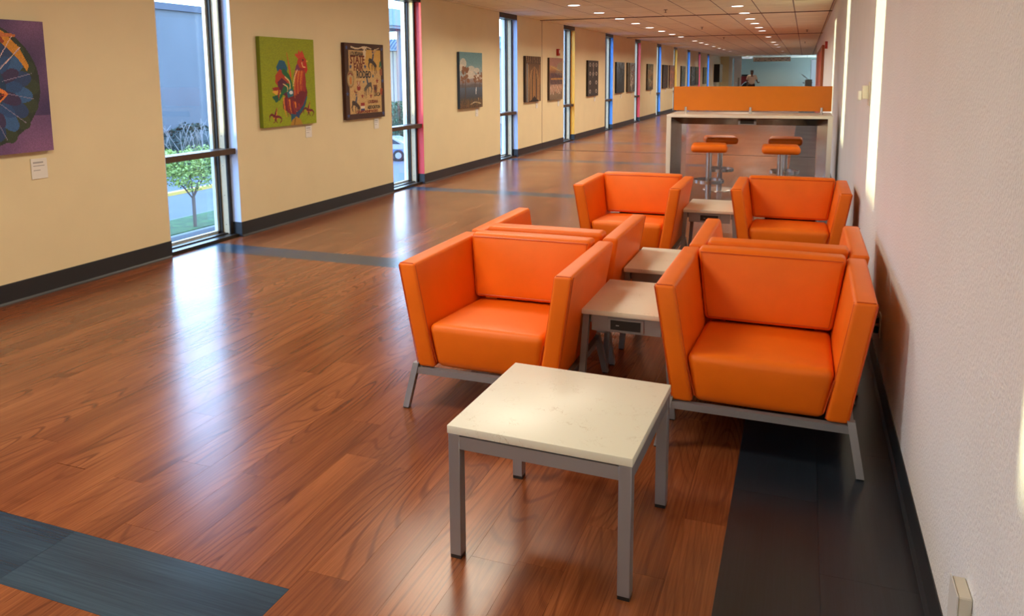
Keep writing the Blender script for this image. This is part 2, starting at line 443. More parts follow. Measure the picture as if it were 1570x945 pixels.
for yj in (JOINT-.1, 24.55): box('joint_cover', XL, XR, yj-.03, yj+.03, HC-.012, HC+.005, mat('joint_brown', (.13, .09, .065), .5), ceiling)

# ---- windows
def jmat(nm, c): return mat('jamb_'+nm, c, .45)
JC = {'white': (.62, .74, 1.0), 'red': (.86, .075, .085), 'blue': (.10, .33, .85), 'yellow': (.95, .44, .03), 'pale': (.45, .60, .95)}
seq = {0: 'white', 1: 'red', 2: 'pale', 3: 'yellow', 4: 'blue', 5: 'red', 6: 'blue', 7: 'yellow', 8: 'blue', 9: 'red', 10: 'blue', -1: 'yellow', -2: 'blue', -3: 'red'}
for idx, (a, b) in enumerate(wins):
    k = idx-3
    root = empty('window_%d' % (idx+1), (XL, a, 0)); tag(root, kind='structure')
    def P(nm, x0, x1, y0, y1, z0, z1, m, par=root):
        o = box(nm, x0-XL, x1-XL, y0-a, y1-a, z0, z1, m, par); return o
    P('sill', -5.50, -5.300, a, b, -.004, .030, M_BRONZE)
    P('sill_ledge', -5.455, -5.40, a, b, .030, .042, M_BRONZE)
    P('header', -5.50, XL-.004, a, b, 2.665, HC+.02, M_BRONZE)
    for s, yy in ((1, b), (-1, a)):
        def Y2(d0, d1): return (yy-d1, yy-d0) if s > 0 else (yy+d0, yy+d1)
        P('post', -5.455, -5.375, *Y2(0, .045), .03, 2.665, M_POSTC)
        P('post_stop', -5.492, -5.455, *Y2(0, .060), .03, 2.665, M_BRONZE)
        P('post_edge', -5.378, -5.362, *Y2(0, .050), .0, 2.665, M_BRONZE)
        P('outer_trim', -5.53, -5.492, *Y2(0, .085), .03, 2.665, M_TRIMW)
        j = P('jamb_panel', -5.362, XL-.001, *Y2(0, .006), .15, 2.665, jmat(seq[k], JC[seq[k]]))
        P('jamb_base', -5.362, XL+.004, *Y2(0, .008), 0, .15, M_BASE)
    P('outer_bottom_trim', -5.53, -5.492, a, b, .0, .062, M_TRIMW)
    P('rail', -5.45, -5.285, a+.006, b-.006, .845, .900, M_RAIL)
    P('lower_pane', -5.478, -5.470, a+.05, b-.05, .05, .845, M_GLASS)
    P('upper_pane', -5.478, -5.470, a+.05, b-.05, .900, 2.665, M_GLASS)
    if k >= 0 and k <= 3:
        o = P('screw', 0, .001, 0, .001, 0, .001, M_RAIL)   # replaced below by a row of screw heads
        bm = bmesh.new()
        for q in range(9): bx(bm, -5.42-XL, -5.414-XL, b-.047-a, b-.044-a, .12+q*.30, .128+q*.30)
        me = bpy.data.meshes.new('screw_heads'); bm.to_mesh(me); bm.free(); me.materials.append(M_RAIL); o.data = me; o.name = 'screw_heads'
    # portal: tells the renderer where the sky light comes in, gives no light of its own
    ld = bpy.data.lights.new('window_portal', 'AREA'); ld.shape = 'RECTANGLE'; ld.size = 2.6; ld.size_y = b-a-.02; ld.cycles.is_portal = True
    lo = bpy.data.objects.new('window_portal', ld); link(lo, root); lo.location = (-5.56-XL, (b-a)/2, 1.34); lo.rotation_euler = (0, -math.pi/2, 0)

# ================================================================== FURNITURE
def make_armchair():
    root = empty('armchair')
    W, WB, TKN, D = .4325, .352, .088, .80        # half widths at arm top and bottom; local front is -y
    ZT, ZB = .722, .205
    y0, y1 = 0.0, D
    for s in (-1, 1):
        bo, bi, to, ti = s*WB, s*(WB-TKN), s*W, s*(W-TKN)
        lo, hi = (bo, bi) if s < 0 else (bi, bo); lo2, hi2 = (to, ti) if s < 0 else (ti, to)
        bm = cushion([(lo, y0+.03, ZB), (hi, y0+.03, ZB), (hi, y1-.05, ZB), (lo, y1-.05, ZB)], [(lo2, y0, ZT), (hi2, y0, ZT), (hi2, y1, ZT), (lo2, y1, ZT)], .016, puff=(.004, .003, .003), n=5)
        arm = obj('arm', bm, M_ORANGE, root, smooth=True)
        bm = bmesh.new(); e = .011; k = .0025
        for xo, xi in ((bo, to), (bi, ti)):
            dx = math.copysign(k, xo-(bo+bi)/2)
            xa, xc = xo+dx-math.copysign(0, dx), xi+dx
            tube(bm, [(xa-math.copysign(.004, dx), y0+.03+e, ZB+.01), (xc-math.copysign(.004, dx), y0+e, ZT-.012), (xc-math.copysign(.004, dx), y0+e+.01, ZT-.008)], .0028, 5)
        tube(bm, [(bo-s*.0, y0+.028, ZB+.02), (to-s*.006, y0-.0005, ZT-.012)], .0022, 5)
        tube(bm, [(ti+s*.010, y0+.008, ZT-.002), (to-s*.010, y0+.008, ZT-.002)], .0026, 5)
        tag(obj('piping', bm, M_PIPING, arm, smooth=True), kind='stuff')
    # seat: front tapers with the arms
    g = .004
    def xin(z, g=.003): return (WB-TKN)+(W-WB)*(z-ZB)/(ZT-ZB)-g
    zf = .425
    bm = cushion([(-xin(ZB), y0+.045, ZB), (xin(ZB), y0+.045, ZB), (xin(ZB), y1-.09, ZB), (-xin(ZB), y1-.09, ZB)],
                 [(-xin(zf), y0+.025, zf), (xin(zf), y0+.025, zf), (xin(.395), y1-.12, .385), (-xin(.395), y1-.12, .385)], .034, puff=(0, .010, .014), n=9)
    seat = obj('seat', bm, M_ORANGE, root, smooth=True)
    bm = bmesh.new(); tube(bm, [(-xin(ZB)+.004, y0+.042, ZB+.03), (-xin(zf)+.006, y0+.024, zf-.04)], .0024, 5); tube(bm, [(xin(ZB)-.004, y0+.042, ZB+.03), (xin(zf)-.006, y0+.024, zf-.04)], .0024, 5)
    tag(obj('piping', bm, M_PIPING, seat, smooth=True), kind='stuff')
    # backrest
    zb, zt = .405, .745
    bm = cushion([(-xin(zb), y0+.60, zb), (xin(zb), y0+.60, zb), (xin(zb), y0+.70, zb-.0), (-xin(zb), y0+.70, zb)],
                 [(-xin(.72), y0+.665, zt), (xin(.72), y0+.665, zt), (xin(.72), y1-.015, zt-.004), (-xin(.72), y1-.015, zt-.004)], .022, puff=(0, .014, .004), n=9)
    back = obj('backrest', bm, M_ORANGE, root, smooth=True)
    bm = bmesh.new(); q = .017
    tube(bm, [(-xin(zb)+q, y0+.594, zb+q), (xin(zb)-q, y0+.594, zb+q), (xin(.72)-q, y0+.655, zt-q), (-xin(.72)+q, y0+.655, zt-q)], .0022, 5, closed=True)
    tag(obj('piping', bm, M_PIPING, back, smooth=True), kind='stuff')
    # back support behind the seat
    box('back_support', -.20, .20, y0+.70, y0+.72, .19, .42, M_BLACK, root)
    # frame
    bm = bmesh.new(); zf0, zf1 = .172, .203; fx = .372
    bx(bm, -fx, fx, .020, .050, zf0, zf1); bx(bm, -fx, fx, .72, .75, zf0, zf1)
    for s in (-1, 1): bx(bm, s*fx-(.03 if s > 0 else 0), s*fx+(.03 if s < 0 else 0), .05, .72, zf0, zf1)
    obj('frame', bm, M_SILVER, root)
    for s in (-1, 1):
        for yy, dy in ((.035, -.035), (.735, .03)):
            bm = bmesh.new(); zz = .235 if yy < .4 else .2
            top = (s*(fx-.012), yy, zf1+.02); bot = (s*(fx+.030), yy+dy, .006)
            hexa(bm, [(bot[0]-.015, bot[1]-.015, .006), (bot[0]+.015, bot[1]-.015, .006), (bot[0]+.015, bot[1]+.015, .006), (bot[0]-.015, bot[1]+.015, .006)],
                 [(top[0]-.015, top[1]-.015, top[2]), (top[0]+.015, top[1]-.015, top[2]), (top[0]+.015, top[1]+.015, top[2]), (top[0]-.015, top[1]+.015, top[2])])
            leg = obj('leg', bm, M_SILVER, root)
            bm = bmesh.new(); bx(bm, bot[0]-.013, bot[0]+.013, bot[1]-.013, bot[1]+.013, 0, .006); obj('foot_glide', bm, M_BLACK, leg)
    return root
chair = make_armchair()
# (x centre, y of the front edge at arm height, facing)
CH = [(-.127, 3.215, 0, 'orange armchair front right of the group, facing the camera beside the white wall'),
      (-1.343, 3.205, 0, 'orange armchair front left of the group, facing the camera beside the open floor'),
      (-1.335, 4.862, math.pi, 'orange armchair back to back behind the front left one, facing away'),
      (-.098, 4.862, math.pi, 'orange armchair back to back behind the front right one, facing away'),
      (-1.293, 6.06, 0, 'orange armchair in the far row on the left, turned towards the camera'),
      (-.066, 6.17, 0, 'orange armchair in the far row on the right, turned towards the camera')]
for i, (x, y, rz, lab) in enumerate(CH):
    o = chair if i == 0 else copy_tree(chair)
    o.location = (x, y, 0); o.rotation_euler = (0, 0, rz+(-.012 if i == 0 else 0))
    tag(o, lab, 'armchair', 'orange armchairs of the seating group')

def make_coffee():
    root = empty('coffee_table'); a, b, h = .3085, .3025, .469
    box('tabletop', -a, a, -b, b, h-.028, h, M_QUARTZ, root, bev=.0025, seg=2)
    l = .040; ia, ib = a-.003, b-.003
    bm = bmesh.new(); z0, z1 = h-.078, h-.034
    bx(bm, -ia+l, ia-l, -ib+.001, -ib+.03, z0, z1); bx(bm, -ia+l, ia-l, ib-.03, ib-.001, z0, z1); bx(bm, -ia+.001, -ia+.03, -ib+l, ib-l, z0, z1); bx(bm, ia-.03, ia-.001, -ib+l, ib-l, z0, z1)
    obj('apron', bm, M_SILVER, root)
    for sx in (-1, 1):
        for sy in (-1, 1):
            x0, x1 = sorted((sx*ia, sx*(ia-l))); y0, y1 = sorted((sy*ib, sy*(ib-l)))
            leg = box('leg', x0, x1, y0, y1, .012, h-.030, M_SILVER, root, bev=.0015)
            box('foot_cap', x0+.001, x1-.001, y0+.001, y1-.001, 0, .012, M_BLACK, leg)
    return root
ct = make_coffee(); ct.location = (-.7275, 2.4775, 0); ct.rotation_euler = (0, 0, -.030)
tag(ct, 'low square table with white speckled stone top and silver legs, nearest the camera', 'table', 'low square tables')
c2 = copy_tree(ct); c2.location = (-.085, 5.20, 0); c2.rotation_euler = (0, 0, 0)
c2['label'] = 'low white-topped table mostly hidden between the two right-hand back rows of armchairs'

def make_side():
    root = empty('side_table'); a, d, h = .209, .58, .50
    box('tabletop', -a, a, 0, d, h-.024, h, M_QUARTZ, root, bev=.0025, seg=2)
    bm = bmesh.new(); bx(bm, -a+.045, a-.045, .022, .040, h-.105, h-.028); bx(bm, -a+.045, a-.045, d-.04, d-.022, h-.105, h-.028); bx(bm, -a+.02, -a+.04, .05, d-.05, h-.075, h-.028); bx(bm, a-.04, a-.02, .05, d-.05, h-.075, h-.028)
    ap = obj('apron', bm, M_SILVER, root)
    bz = box('outlet_bezel', -.086, .086, .014, .024, h-.098, h-.036, M_SILVER, root, bev=.002)
    box('socket_face', -.071, .071, .011, .016, h-.090, h-.044, M_BLACK, bz)
    box('usb_slot', -.045, -.030, .0098, .0112, h-.070, h-.066, mat('usb_grey', (.35, .36, .4), .3), bz)
    for s in (-1, 1):
        for yy in (.035, d-.035):
            bm = bmesh.new(); tx, bxx = s*(a-.018), s*(a+.014)
            w2 = .015
            hexa(bm, [(bxx-w2, yy-w2, .006), (bxx+w2, yy-w2, .006), (bxx+w2, yy+w2, .006), (bxx-w2, yy+w2, .006)], [(tx-w2, yy-w2, h-.027), (tx+w2, yy-w2, h-.027), (tx+w2, yy+w2, h-.027), (tx-w2, yy+w2, h-.027)])
            leg = obj('leg', bm, M_SILVER, root); box('foot_glide', bxx-.012, bxx+.012, yy-.012, yy+.012, 0, .006, M_BLACK, leg)
    return root
st = make_side()
ST = [(-.7345, 3.475, 0, 'grey-legged side table with power socket between the two front armchairs'),
      (-.7165, 4.905, math.pi, 'side table between the two armchairs of the middle row, its apron facing away'),
      (-.680, 6.43, 0, 'side table with power socket between the two armchairs of the far row')]
for i, (x, y, rz, lab) in enumerate(ST):
    o = st if i == 0 else copy_tree(st); o.location = (x, y, 0); o.rotation_euler = (0, 0, rz); tag(o, lab, 'side table', 'stone-topped side tables between armchairs')

# ---- tall bar table with privacy screen
def make_bar():
    root = empty('bar_table', (-.648, 10.53, 0)); W, D, H = .985, .43, 1.09
    box('tabletop', -W, W, -D, D, H-.035, H, M_LAM, root, bev=.003)
    for s in (-1, 1):
        x0, x1 = sorted((s*W, s*(W-.055)))
        sp_ = box('side_panel', x0, x1, -D, D, 0, H-.035, M_LAM, root, bev=.002)
        # mitred steel lining
        bm = bmesh.new(); xo, xi = s*(W-.055), s*(W-.165)
        pts = [(xo, -D+.015), (xi, -D+.20), (xi, D-.20), (xo, D-.015)]
        zt = [H-.036, H-.130, H-.130, H-.036]
        B = [bm.verts.new((p[0], p[1], 0)) for p in pts]; T_ = [bm.verts.new((p[0], p[1], z)) for p, z in zip(pts, zt)]
        for i in range(4): bm.faces.new((B[i], B[(i+1) % 4], T_[(i+1) % 4], T_[i]))
        bm.faces.new(B[::-1]); bm.faces.new(T_)
        obj('steel_lining', bm, M_STEEL, root)
    bm = bmesh.new()
    pts = [(-D+.015, H-.036), (-D+.20, H-.130), (D-.20, H-.130), (D-.015, H-.036)]
    Lx = [W-.056, W-.166, W-.166, W-.056]
    A = [bm.verts.new((-l, p[0], p[1])) for p, l in zip(pts, Lx)]; B = [bm.verts.new((l, p[0], p[1])) for p, l in zip(pts, Lx)]
    for i in range(4): bm.faces.new((A[i], A[(i+1) % 4], B[(i+1) % 4], B[i]))
    bm.faces.new(A[::-1]); bm.faces.new(B)
    obj('steel_soffit', bm, mat('bronze_steel', (.30, .24, .19), .25, metal=1.0), root)
    bz = box('outlet_bezel', -.110, .105, -D+.100, -D+.16, H-.125, H-.060, M_SILVER, root)
    box('socket_face', -.085, .080, -D+.097, -D+.102, H-.112, H-.072, M_BLACK, bz)
    sc = tag(box('privacy_screen', -W+.02, W-.01, -.006, .006, 1.128, 1.440, M_SCREEN, root, bev=.002), label='orange acrylic privacy screen')
    for x in (-.805, .012, .86):
        bm = bmesh.new(); cyl(bm, (x, -.02), .017, .017, H, H+.085, 16); cyl(bm, (x, .02), .017, .017, H, H+.085, 16); bx(bm, x-.006, x+.006, -.02, .02, H+.01, H+.03)
        obj('screen_clamp', bm, M_STEEL, root, smooth=True)
    return root
tag(make_bar(), 'tall standing-height table with cream top, steel-lined legs and orange screen', 'table')

def make_stool():
    root = empty('bar_stool')
    bm = bmesh.new(); cyl(bm, (0, 0), .225, .222, 0, .008, 40); cyl(bm, (0, 0), .222, .05, .008, .020, 40); obj('base', bm, M_STEEL, root, smooth=True)
    bm = bmesh.new(); cyl(bm, (0, 0), .036, .036, .018, .655, 28); cyl(bm, (0, 0), .08, .08, .640, .655, 24); obj('pole', bm, M_STEEL, root, smooth=True)
    bm = bmesh.new(); n = 40
    for r0, r1 in (((.185, .191)),):
        R = []
        for i in range(n):
            c, s = math.cos(2*math.pi*i/n), math.sin(2*math.pi*i/n); cx = 0
            R.append([bm.verts.new((cx+r*c, r*s, z)) for r, z in ((r0, .262), (r1, .262), (r1, .302), (r0, .302))])
        for i in range(n):
            for k in range(4): bm.faces.new((R[i][k], R[(i+1) % n][k], R[(i+1) % n][(k+1) % 4], R[i][(k+1) % 4]))
    bx(bm, -.004, .004, -.186, -.03, .264, .30); bx(bm, -.186, -.03, -.004, .004, .264, .30)
    obj('footrest', bm, M_STEEL, root, smooth=True)
    s = .215
    bm = cushion([(-s, -s, .652), (s, -s, .652), (s, s, .652), (-s, s, .652)], [(-s, -s, .745), (s, -s, .745), (s, s, .745), (-s, s, .745)], .040, puff=(.004, .004, .008), n=7)
    se = obj('seat', bm, M_ORANGE, root, smooth=True)
    return root
stl = make_stool()
SP = [(-1.068, 9.90, .1, 'orange-seated bar stool nearer the camera, on the left side of the tall table'),
      (-.232, 9.90, .05, 'orange-seated bar stool nearer the camera, on the right side of the tall table'),
      (-1.055, 11.16, .2, 'far bar stool on the left, seen through the tall table'),
      (-.205, 11.16, 0, 'far bar stool on the right, seen through the tall table')]
for i, (x, y, rz, lab) in enumerate(SP):
    o = stl if i == 0 else copy_tree(stl); o.location = (x, y, 0); o.rotation_euler = (0, 0, rz); tag(o, lab, 'stool', 'bar stools at the tall table')

# ================================================================== PAINTINGS
class Paint:
    def __init__(s, nu, nv, base):
        s.nu, s.nv = nu, nv
        u = (np.arange(nu)+.5)/nu; v = (np.arange(nv)+.5)/nv
        s.U, s.V = np.meshgrid(u, v); s.C = np.zeros((nv, nu, 3)); s.C[:] = base
    def grad(s, stops):
        vs = [q[0] for q in stops]
        for c in range(3): s.C[..., c] = np.interp(s.V, vs, [q[1][c] for q in stops])
    def _put(s, m, col, a=1.0): s.C[m] = s.C[m]*(1-a)+np.array(col)*a
    def poly(s, pts, col, a=1.0):
        m = np.zeros_like(s.U, bool); n = len(pts)
        for i in range(n):
            (x0, y0), (x1, y1) = pts[i], pts[(i+1) % n]
            if y0 == y1: continue
            c = ((y0 > s.V) != (y1 > s.V)) & (s.U < (x1-x0)*(s.V-y0)/(y1-y0)+x0); m ^= c
        s._put(m, col, a)
    def ell(s, cx, cy, rx, ry, col, a=1.0, rot=0):
        c, q = math.cos(rot), math.sin(rot); X = s.U-cx; Y = s.V-cy
        s._put(((X*c+Y*q)/rx)**2+((-X*q+Y*c)/ry)**2 < 1, col, a)
    def line(s, pts, w_, col, w1=None, a=1.0):
        n = len(pts)-1
        for i in range(n):
            (x0, y0), (x1, y1) = pts[i], pts[i+1]; dx, dy = x1-x0, y1-y0; L = dx*dx+dy*dy+1e-12
            t = np.clip(((s.U-x0)*dx+(s.V-y0)*dy)/L, 0, 1); d = np.hypot(s.U-x0-t*dx, s.V-y0-t*dy)
            ww = w_ if w1 is None else w_+(w1-w_)*((i+t)/n)
            s._put(d < ww/2, col, a)
    def curve(s, pts, w_, col, w1=None, a=1.0):
        P = [pts[0]]+list(pts)+[pts[-1]]; out = []
        for i in range(1, len(P)-2):
            for t in np.linspace(0, 1, 7):
                q = [.5*((2*P[i][k])+(-P[i-1][k]+P[i+1][k])*t+(2*P[i-1][k]-5*P[i][k]+4*P[i+1][k]-P[i+2][k])*t*t+(-P[i-1][k]+3*P[i][k]-3*P[i+1][k]+P[i+2][k])*t**3) for k in (0, 1)]
                out.append(tuple(q))
        s.line(out, w_, col, w1, a)
    def star(s, x, y, r, col):
        s.poly([(x+(r if i % 2 == 0 else r*.42)*math.sin(math.pi*i/5), y+(r if i % 2 == 0 else r*.42)*math.cos(math.pi*i/5)) for i in range(10)], col)
    def grain(s, amt, sc=1, seed=0):
        r = np.random.RandomState(seed); n = r.rand(s.nv//sc+2, s.nu//sc+2); n = np.repeat(np.repeat(n, sc, 0), sc, 1)[:s.nv, :s.nu]
        s.C = np.clip(s.C*(1+(n[..., None]-.5)*amt), 0, 255)
    def mesh(s, name, w_, h_):
        nu, nv = s.nu, s.nv
        gu, gv = np.meshgrid(np.linspace(0, w_, nu+1), np.linspace(0, h_, nv+1))
        co = np.zeros((gu.size, 3)); co[:, 1] = gu.ravel(); co[:, 2] = gv.ravel()
        i = np.arange(nu*nv); r, c = i//nu, i % nu; a = r*(nu+1)+c
        F = np.stack([a, a+1, a+nu+2, a+nu+1], 1)
        me = bpy.data.meshes.new(name); me.vertices.add(len(co)); me.vertices.foreach_set('co', co.ravel().astype(np.float32))
        me.loops.add(F.size); me.loops.foreach_set('vertex_index', F.ravel().astype(np.int32)); me.polygons.add(len(F)); me.polygons.foreach_set('loop_start', (np.arange(len(F))*4).astype(np.int32)); me.update(calc_edges=True)
        x = np.clip(s.C/255, 0, 1); x = np.where(x <= .04045, x/12.92, ((x+.055)/1.055)**2.4).reshape(-1, 3)
        x = np.concatenate([x, np.ones((len(x), 1))], 1); x = np.repeat(x, 4, 0)
        at = me.color_attributes.new('Col', 'FLOAT_COLOR', 'CORNER'); at.data.foreach_set('color', x.ravel().astype(np.float32)); return me

def painting(y0, y1, z0, z1, P, side, label, depth=.045, x=XL, cat='painting'):
    w_, h_ = y1-y0, z1-z0
    bm = bmesh.new(); bx(bm, 0, depth, 0, w_, 0, h_, bev=.0015)
    root = obj('painting', bm, mat('canvas_edge_%d_%d_%d' % tuple(side), s2l(side), .6)); root.location = (x+.004, y0, z0)
    tag(root, label, cat, 'canvas prints along the cream wall')
    o = obj('picture', P.mesh('picture', w_, h_), M_PRINT, root); o.location = (depth+.0012, 0, 0)
    return root
def placard(y, z, label, w_=.115, h_=.135):
    root = box('wall_placard', 0, .006, -w_/2, w_/2, -h_/2, h_/2, M_PLATEW, bev=.001); root.location = (XL+.002, y, z)
    bm = bmesh.new()
    bx(bm, .0062, .0068, -w_*.38, w_*.25, h_*.26, h_*.34); bx(bm, .0062, .0068, -w_*.38, w_*.32, h_*.12, h_*.16); bx(bm, .0062, .0068, -w_*.38, w_*.05, -h_*.1, -h_*.06)
    obj('printed_lines', bm, M_INK, root); tag(root, label, 'placard', 'small white placards beside the canvases')

# 1 balloon
def art_balloon():
    P = Paint(150, 150, (80, 62, 104)); U, V = P.U, P.V
    n = np.sin(U*9+V*6)+np.sin(V*13-U*7+1.3)
    for c, (a, b) in enumerate(((118, 66), (84, 52), (128, 98))): P.C[..., c] = b+(a-b)*np.clip(.5+.28*n, 0, 1)
    m = V < .28; P.C[m] = P.C[m]*.55+np.array((150, 105, 150))*.45
    cx, cy, R = .43, .50, .50
    P.ell(cx, cy+.02, R, R*.93, (40, 52, 44))
    ang = np.arctan2(V-cy, U-cx); rad = np.hypot(U-cx, (V-cy)*1.05)
    petals = 18
    for k in range(petals):
        t = 2*math.pi*k/petals; P.ell(cx+math.cos(t)*.42, cy+math.sin(t)*.40, .075, .06, (52, 66, 48), rot=t)
    for k in range(petals):
        t = 2*math.pi*(k+.5)/petals; P.ell(cx+math.cos(t)*.335, cy+math.sin(t)*.32, .10, .062, (52, 98, 152) if k % 2 else (38, 66, 112), rot=t)
    for k in range(petals):
        t = 2*math.pi*k/petals; P.ell(cx+math.cos(t)*.25, cy+math.sin(t)*.24, .10, .048, (58, 48, 88) if k % 2 else (36, 78, 130), rot=t)
    P.ell(cx, cy, .215, .20, (26, 62, 98)); P.ell(cx, cy, .17, .16, (158, 32, 34)); P.ell(cx, cy, .10, .10, (200, 60, 30))
    top = [(cx-.30, cy+.43), (cx-.1, cy+.50), (cx+.08, cy+.49), (cx+.24, cy+.41), (cx+.35, cy+.30), (cx+.42, cy+.16), (cx+.40, cy+.12), (cx+.33, cy+.22), (cx+.21, cy+.33), (cx+.05, cy+.42), (cx-.1, cy+.44), (cx-.28, cy+.37)]
    P.poly(top, (206, 140, 42)); P.curve([(cx+.02, cy+.47), (cx+.14, cy+.42), (cx+.22, cy+.34)], .05, (150, 60, 40), .03); P.line([(cx+.18, cy+.39), (cx+.32, cy+.385)], .035, (196, 110, 60), .02)
    for k in range(14):
        t = math.pi*(.02+k/13*1.9)-1.2; P.line([(cx+math.cos(t)*.20, cy+math.sin(t)*.19), (cx+math.cos(t)*.45, cy+math.sin(t)*.43)], .006, (150, 140, 170), a=.8)
    for q in ((.30, .38), (.20, .43), (.36, .30), (.10, .46), (.03, .46)): P.line([(cx+.02, cy-.02), (cx+q[0], cy+q[1])], .006, (214, 190, 190))
    P.poly([(cx+.03, cy+.05), (cx+.20, cy-.02), (cx+.23, cy-.05), (cx+.08, cy-.19), (cx+.03, cy-.17)], (226, 130, 60)); P.poly([(cx+.06, cy+.01), (cx+.205, cy-.055), (cx+.08, cy-.17)], (70, 24, 26))
    P.line([(cx+.06, cy+.01), (cx+.11, cy-.07), (cx+.205, cy-.055)], .006, (170, 60, 50)); P.line([(cx+.11, cy-.07), (cx+.08, cy-.17)], .006, (170, 60, 50))
    P.ell(cx+.01, cy+.06, .03, .05, (250, 200, 60)); P.grain(.14, 1, 3); return P
painting(3.285, 4.215, 1.075, 2.012, art_balloon(), (60, 40, 70), 'square canvas of a blue and green hot air balloon on purple sky')
placard(4.118, .945, 'white placard below the balloon canvas', .13, .15)

def art_rooster():
    P = Paint(130, 150, (146, 160, 16)); P.grain(.08, 2, 5)
    W_ = lambda x, y: (x, 1-y)
    def pl(pts, c): P.poly([W_(*p) for p in pts], c)
    def cv(pts, w_, c, w1=None): P.curve([W_(*p) for p in pts], w_, c, w1)
    # tail plumes
    cv([(.45, .62), (.52, .45), (.50, .30), (.47, .16)], .055, (206, 92, 30), .006)
    pl([(.27, .33), (.33, .25), (.42, .26), (.47, .33), (.46, .40), (.38, .36), (.33, .40), (.29, .38)], (22, 92, 124))
    pl([(.25, .42), (.33, .35), (.43, .40), (.50, .50), (.52, .60), (.42, .62), (.30, .56), (.24, .50)], (176, 62, 30))
    cv([(.40, .38), (.50, .46), (.55, .60)], .07, (30, 104, 60), .03)
    pl([(.28, .50), (.36, .45), (.45, .50), (.50, .60), (.42, .66), (.30, .62)], (92, 36, 66))
    cv([(.46, .56), (.38, .60), (.30, .70)], .10, (22, 104, 66), .02)
    pl([(.18, .56), (.30, .55), (.33, .62), (.22, .62)], (150, 40, 36)); pl([(.17, .60), (.32, .585), (.33, .63), (.24, .64)], (224, 170, 62))
    pl([(.17, .66), (.28, .64), (.30, .70), (.24, .73)], (20, 92, 70)); cv([(.30, .60), (.29, .65), (.29, .70)], .035, (150, 50, 40), .008)
    cv([(.42, .44), (.50, .50), (.50, .60)], .016, (226, 196, 130)); cv([(.38, .52), (.46, .56), (.44, .64)], .012, (226, 196, 130))
    # body
    pl([(.36, .72), (.45, .62), (.56, .60), (.66, .50), (.80, .52), (.84, .62), (.80, .76), (.72, .86), (.62, .92), (.52, .90), (.44, .84), (.36, .80)], (112, 28, 44))
    for k in range(9):
        x = .36+.035*k; cv([(x+.02, .68+.01*k), (x+.03, .80), (x+.06, .90-.003*k)], .028, ((226, 130, 50), (122, 26, 46), (160, 52, 36))[k % 3], .006)
    pl([(.44, .62), (.52, .57), (.58, .62), (.56, .66), (.46, .68)], (34, 110, 128)); P.ell(.52, 1-.62, .035, .02, (210, 220, 226))
    cv([(.62, .88), (.74, .80), (.82, .68)], .05, (24, 84, 110), .02); cv([(.60, .82), (.74, .76), (.80, .64)], .03, (130, 40, 60), .01)
    # neck and hackle
    pl([(.56, .66), (.60, .44), (.62, .34), (.68, .26), (.78, .25), (.80, .36), (.82, .50), (.80, .62), (.72, .60)], (152, 42, 40))
    pl([(.58, .44), (.64, .30), (.72, .28), (.70, .40), (.64, .46)], (122, 50, 92))
    for k in range(6):
        x = .60+.028*k; cv([(x+.03, .38), (x, .50), (x-.01+.004*k, .68-.02*k)], .030, ((216, 122, 44), (190, 70, 36))[k % 2], .008)
    cv([(.66, .36), (.60, .44), (.57, .54)], .012, (236, 206, 150))
    # head, comb, wattle
    pl([(.66, .27), (.70, .20), (.78, .19), (.84, .24), (.84, .30), (.78, .34), (.70, .33)], (188, 60, 34))
    for x, y in ((.65, .15), (.70, .12), (.76, .13)): pl([(.66, .23), (x, y), (x+.05, .20), (.78, .21)], (206, 70, 44))
    pl([(.64, .21), (.62, .17), (.70, .19)], (206, 70, 44)); pl([(.79, .27), (.84, .27), (.86, .36), (.82, .41), (.79, .36)], (196, 40, 36))
    pl([(.84, .245), (.88, .255), (.84, .27)], (224, 180, 70)); P.ell(.775, 1-.245, .014, .012, (40, 16, 12))
    cv([(.75, .27), (.77, .32), (.82, .33)], .012, (240, 200, 130))
    # legs and mound
    pl([(.50, .86), (.60, .88), (.58, .96), (.50, .96)], (24, 84, 110)); pl([(.60, .85), (.68, .84), (.66, .92), (.60, .93)], (40, 66, 110))
    pl([(.48, 1.0), (.52, .94), (.60, .90), (.68, .94), (.72, 1.0)], (176, 132, 44)); cv([(.58, .93), (.56, .99)], .02, (120, 84, 30))
    # two lilies
    for cx, cy, s in ((.215, .89, 1.0), (.845, .84, .95)):
        c = (112, 22, 40)
        pl([(cx+.04*s, cy-.12*s), (cx+.03*s, cy-.02*s), (cx-.015*s, cy+.02*s), (cx-.02*s, cy-.03*s)], c); pl([(cx+.04*s, cy-.12*s), (cx+.03*s, cy-.03*s), (cx+.0*s, cy+.01*s)], (222, 140, 60))
        cv([(cx-.01, cy), (cx-.06*s, cy-.03*s), (cx-.10*s, cy-.01*s), (cx-.10*s, cy+.04*s)], .035*s, c, .008)
        cv([(cx+.01, cy), (cx+.07*s, cy-.0*s), (cx+.11*s, cy+.03*s), (cx+.08*s, cy+.07*s)], .035*s, c, .008)
        P.line([W_(cx-.04*s, cy+.01*s), W_(cx+.04*s, cy+.02*s)], .014, (200, 130, 50)); cv([(cx, cy), (cx-.01, cy+.05*s), (cx-.04*s, cy+.06*s)], .02*s, c, .006); cv([(cx, cy), (cx+.015, cy+.05*s), (cx+.04*s, cy+.07*s)], .02*s, c, .006)
    P.grain(.05, 1, 9); return P
painting(6.652, 7.597, 1.078, 2.015, art_rooster(), (112, 126, 10), 'lime green canvas of a crowing rooster between two fleur-de-lis')
placard(7.50, .985, 'white placard below the rooster canvas')

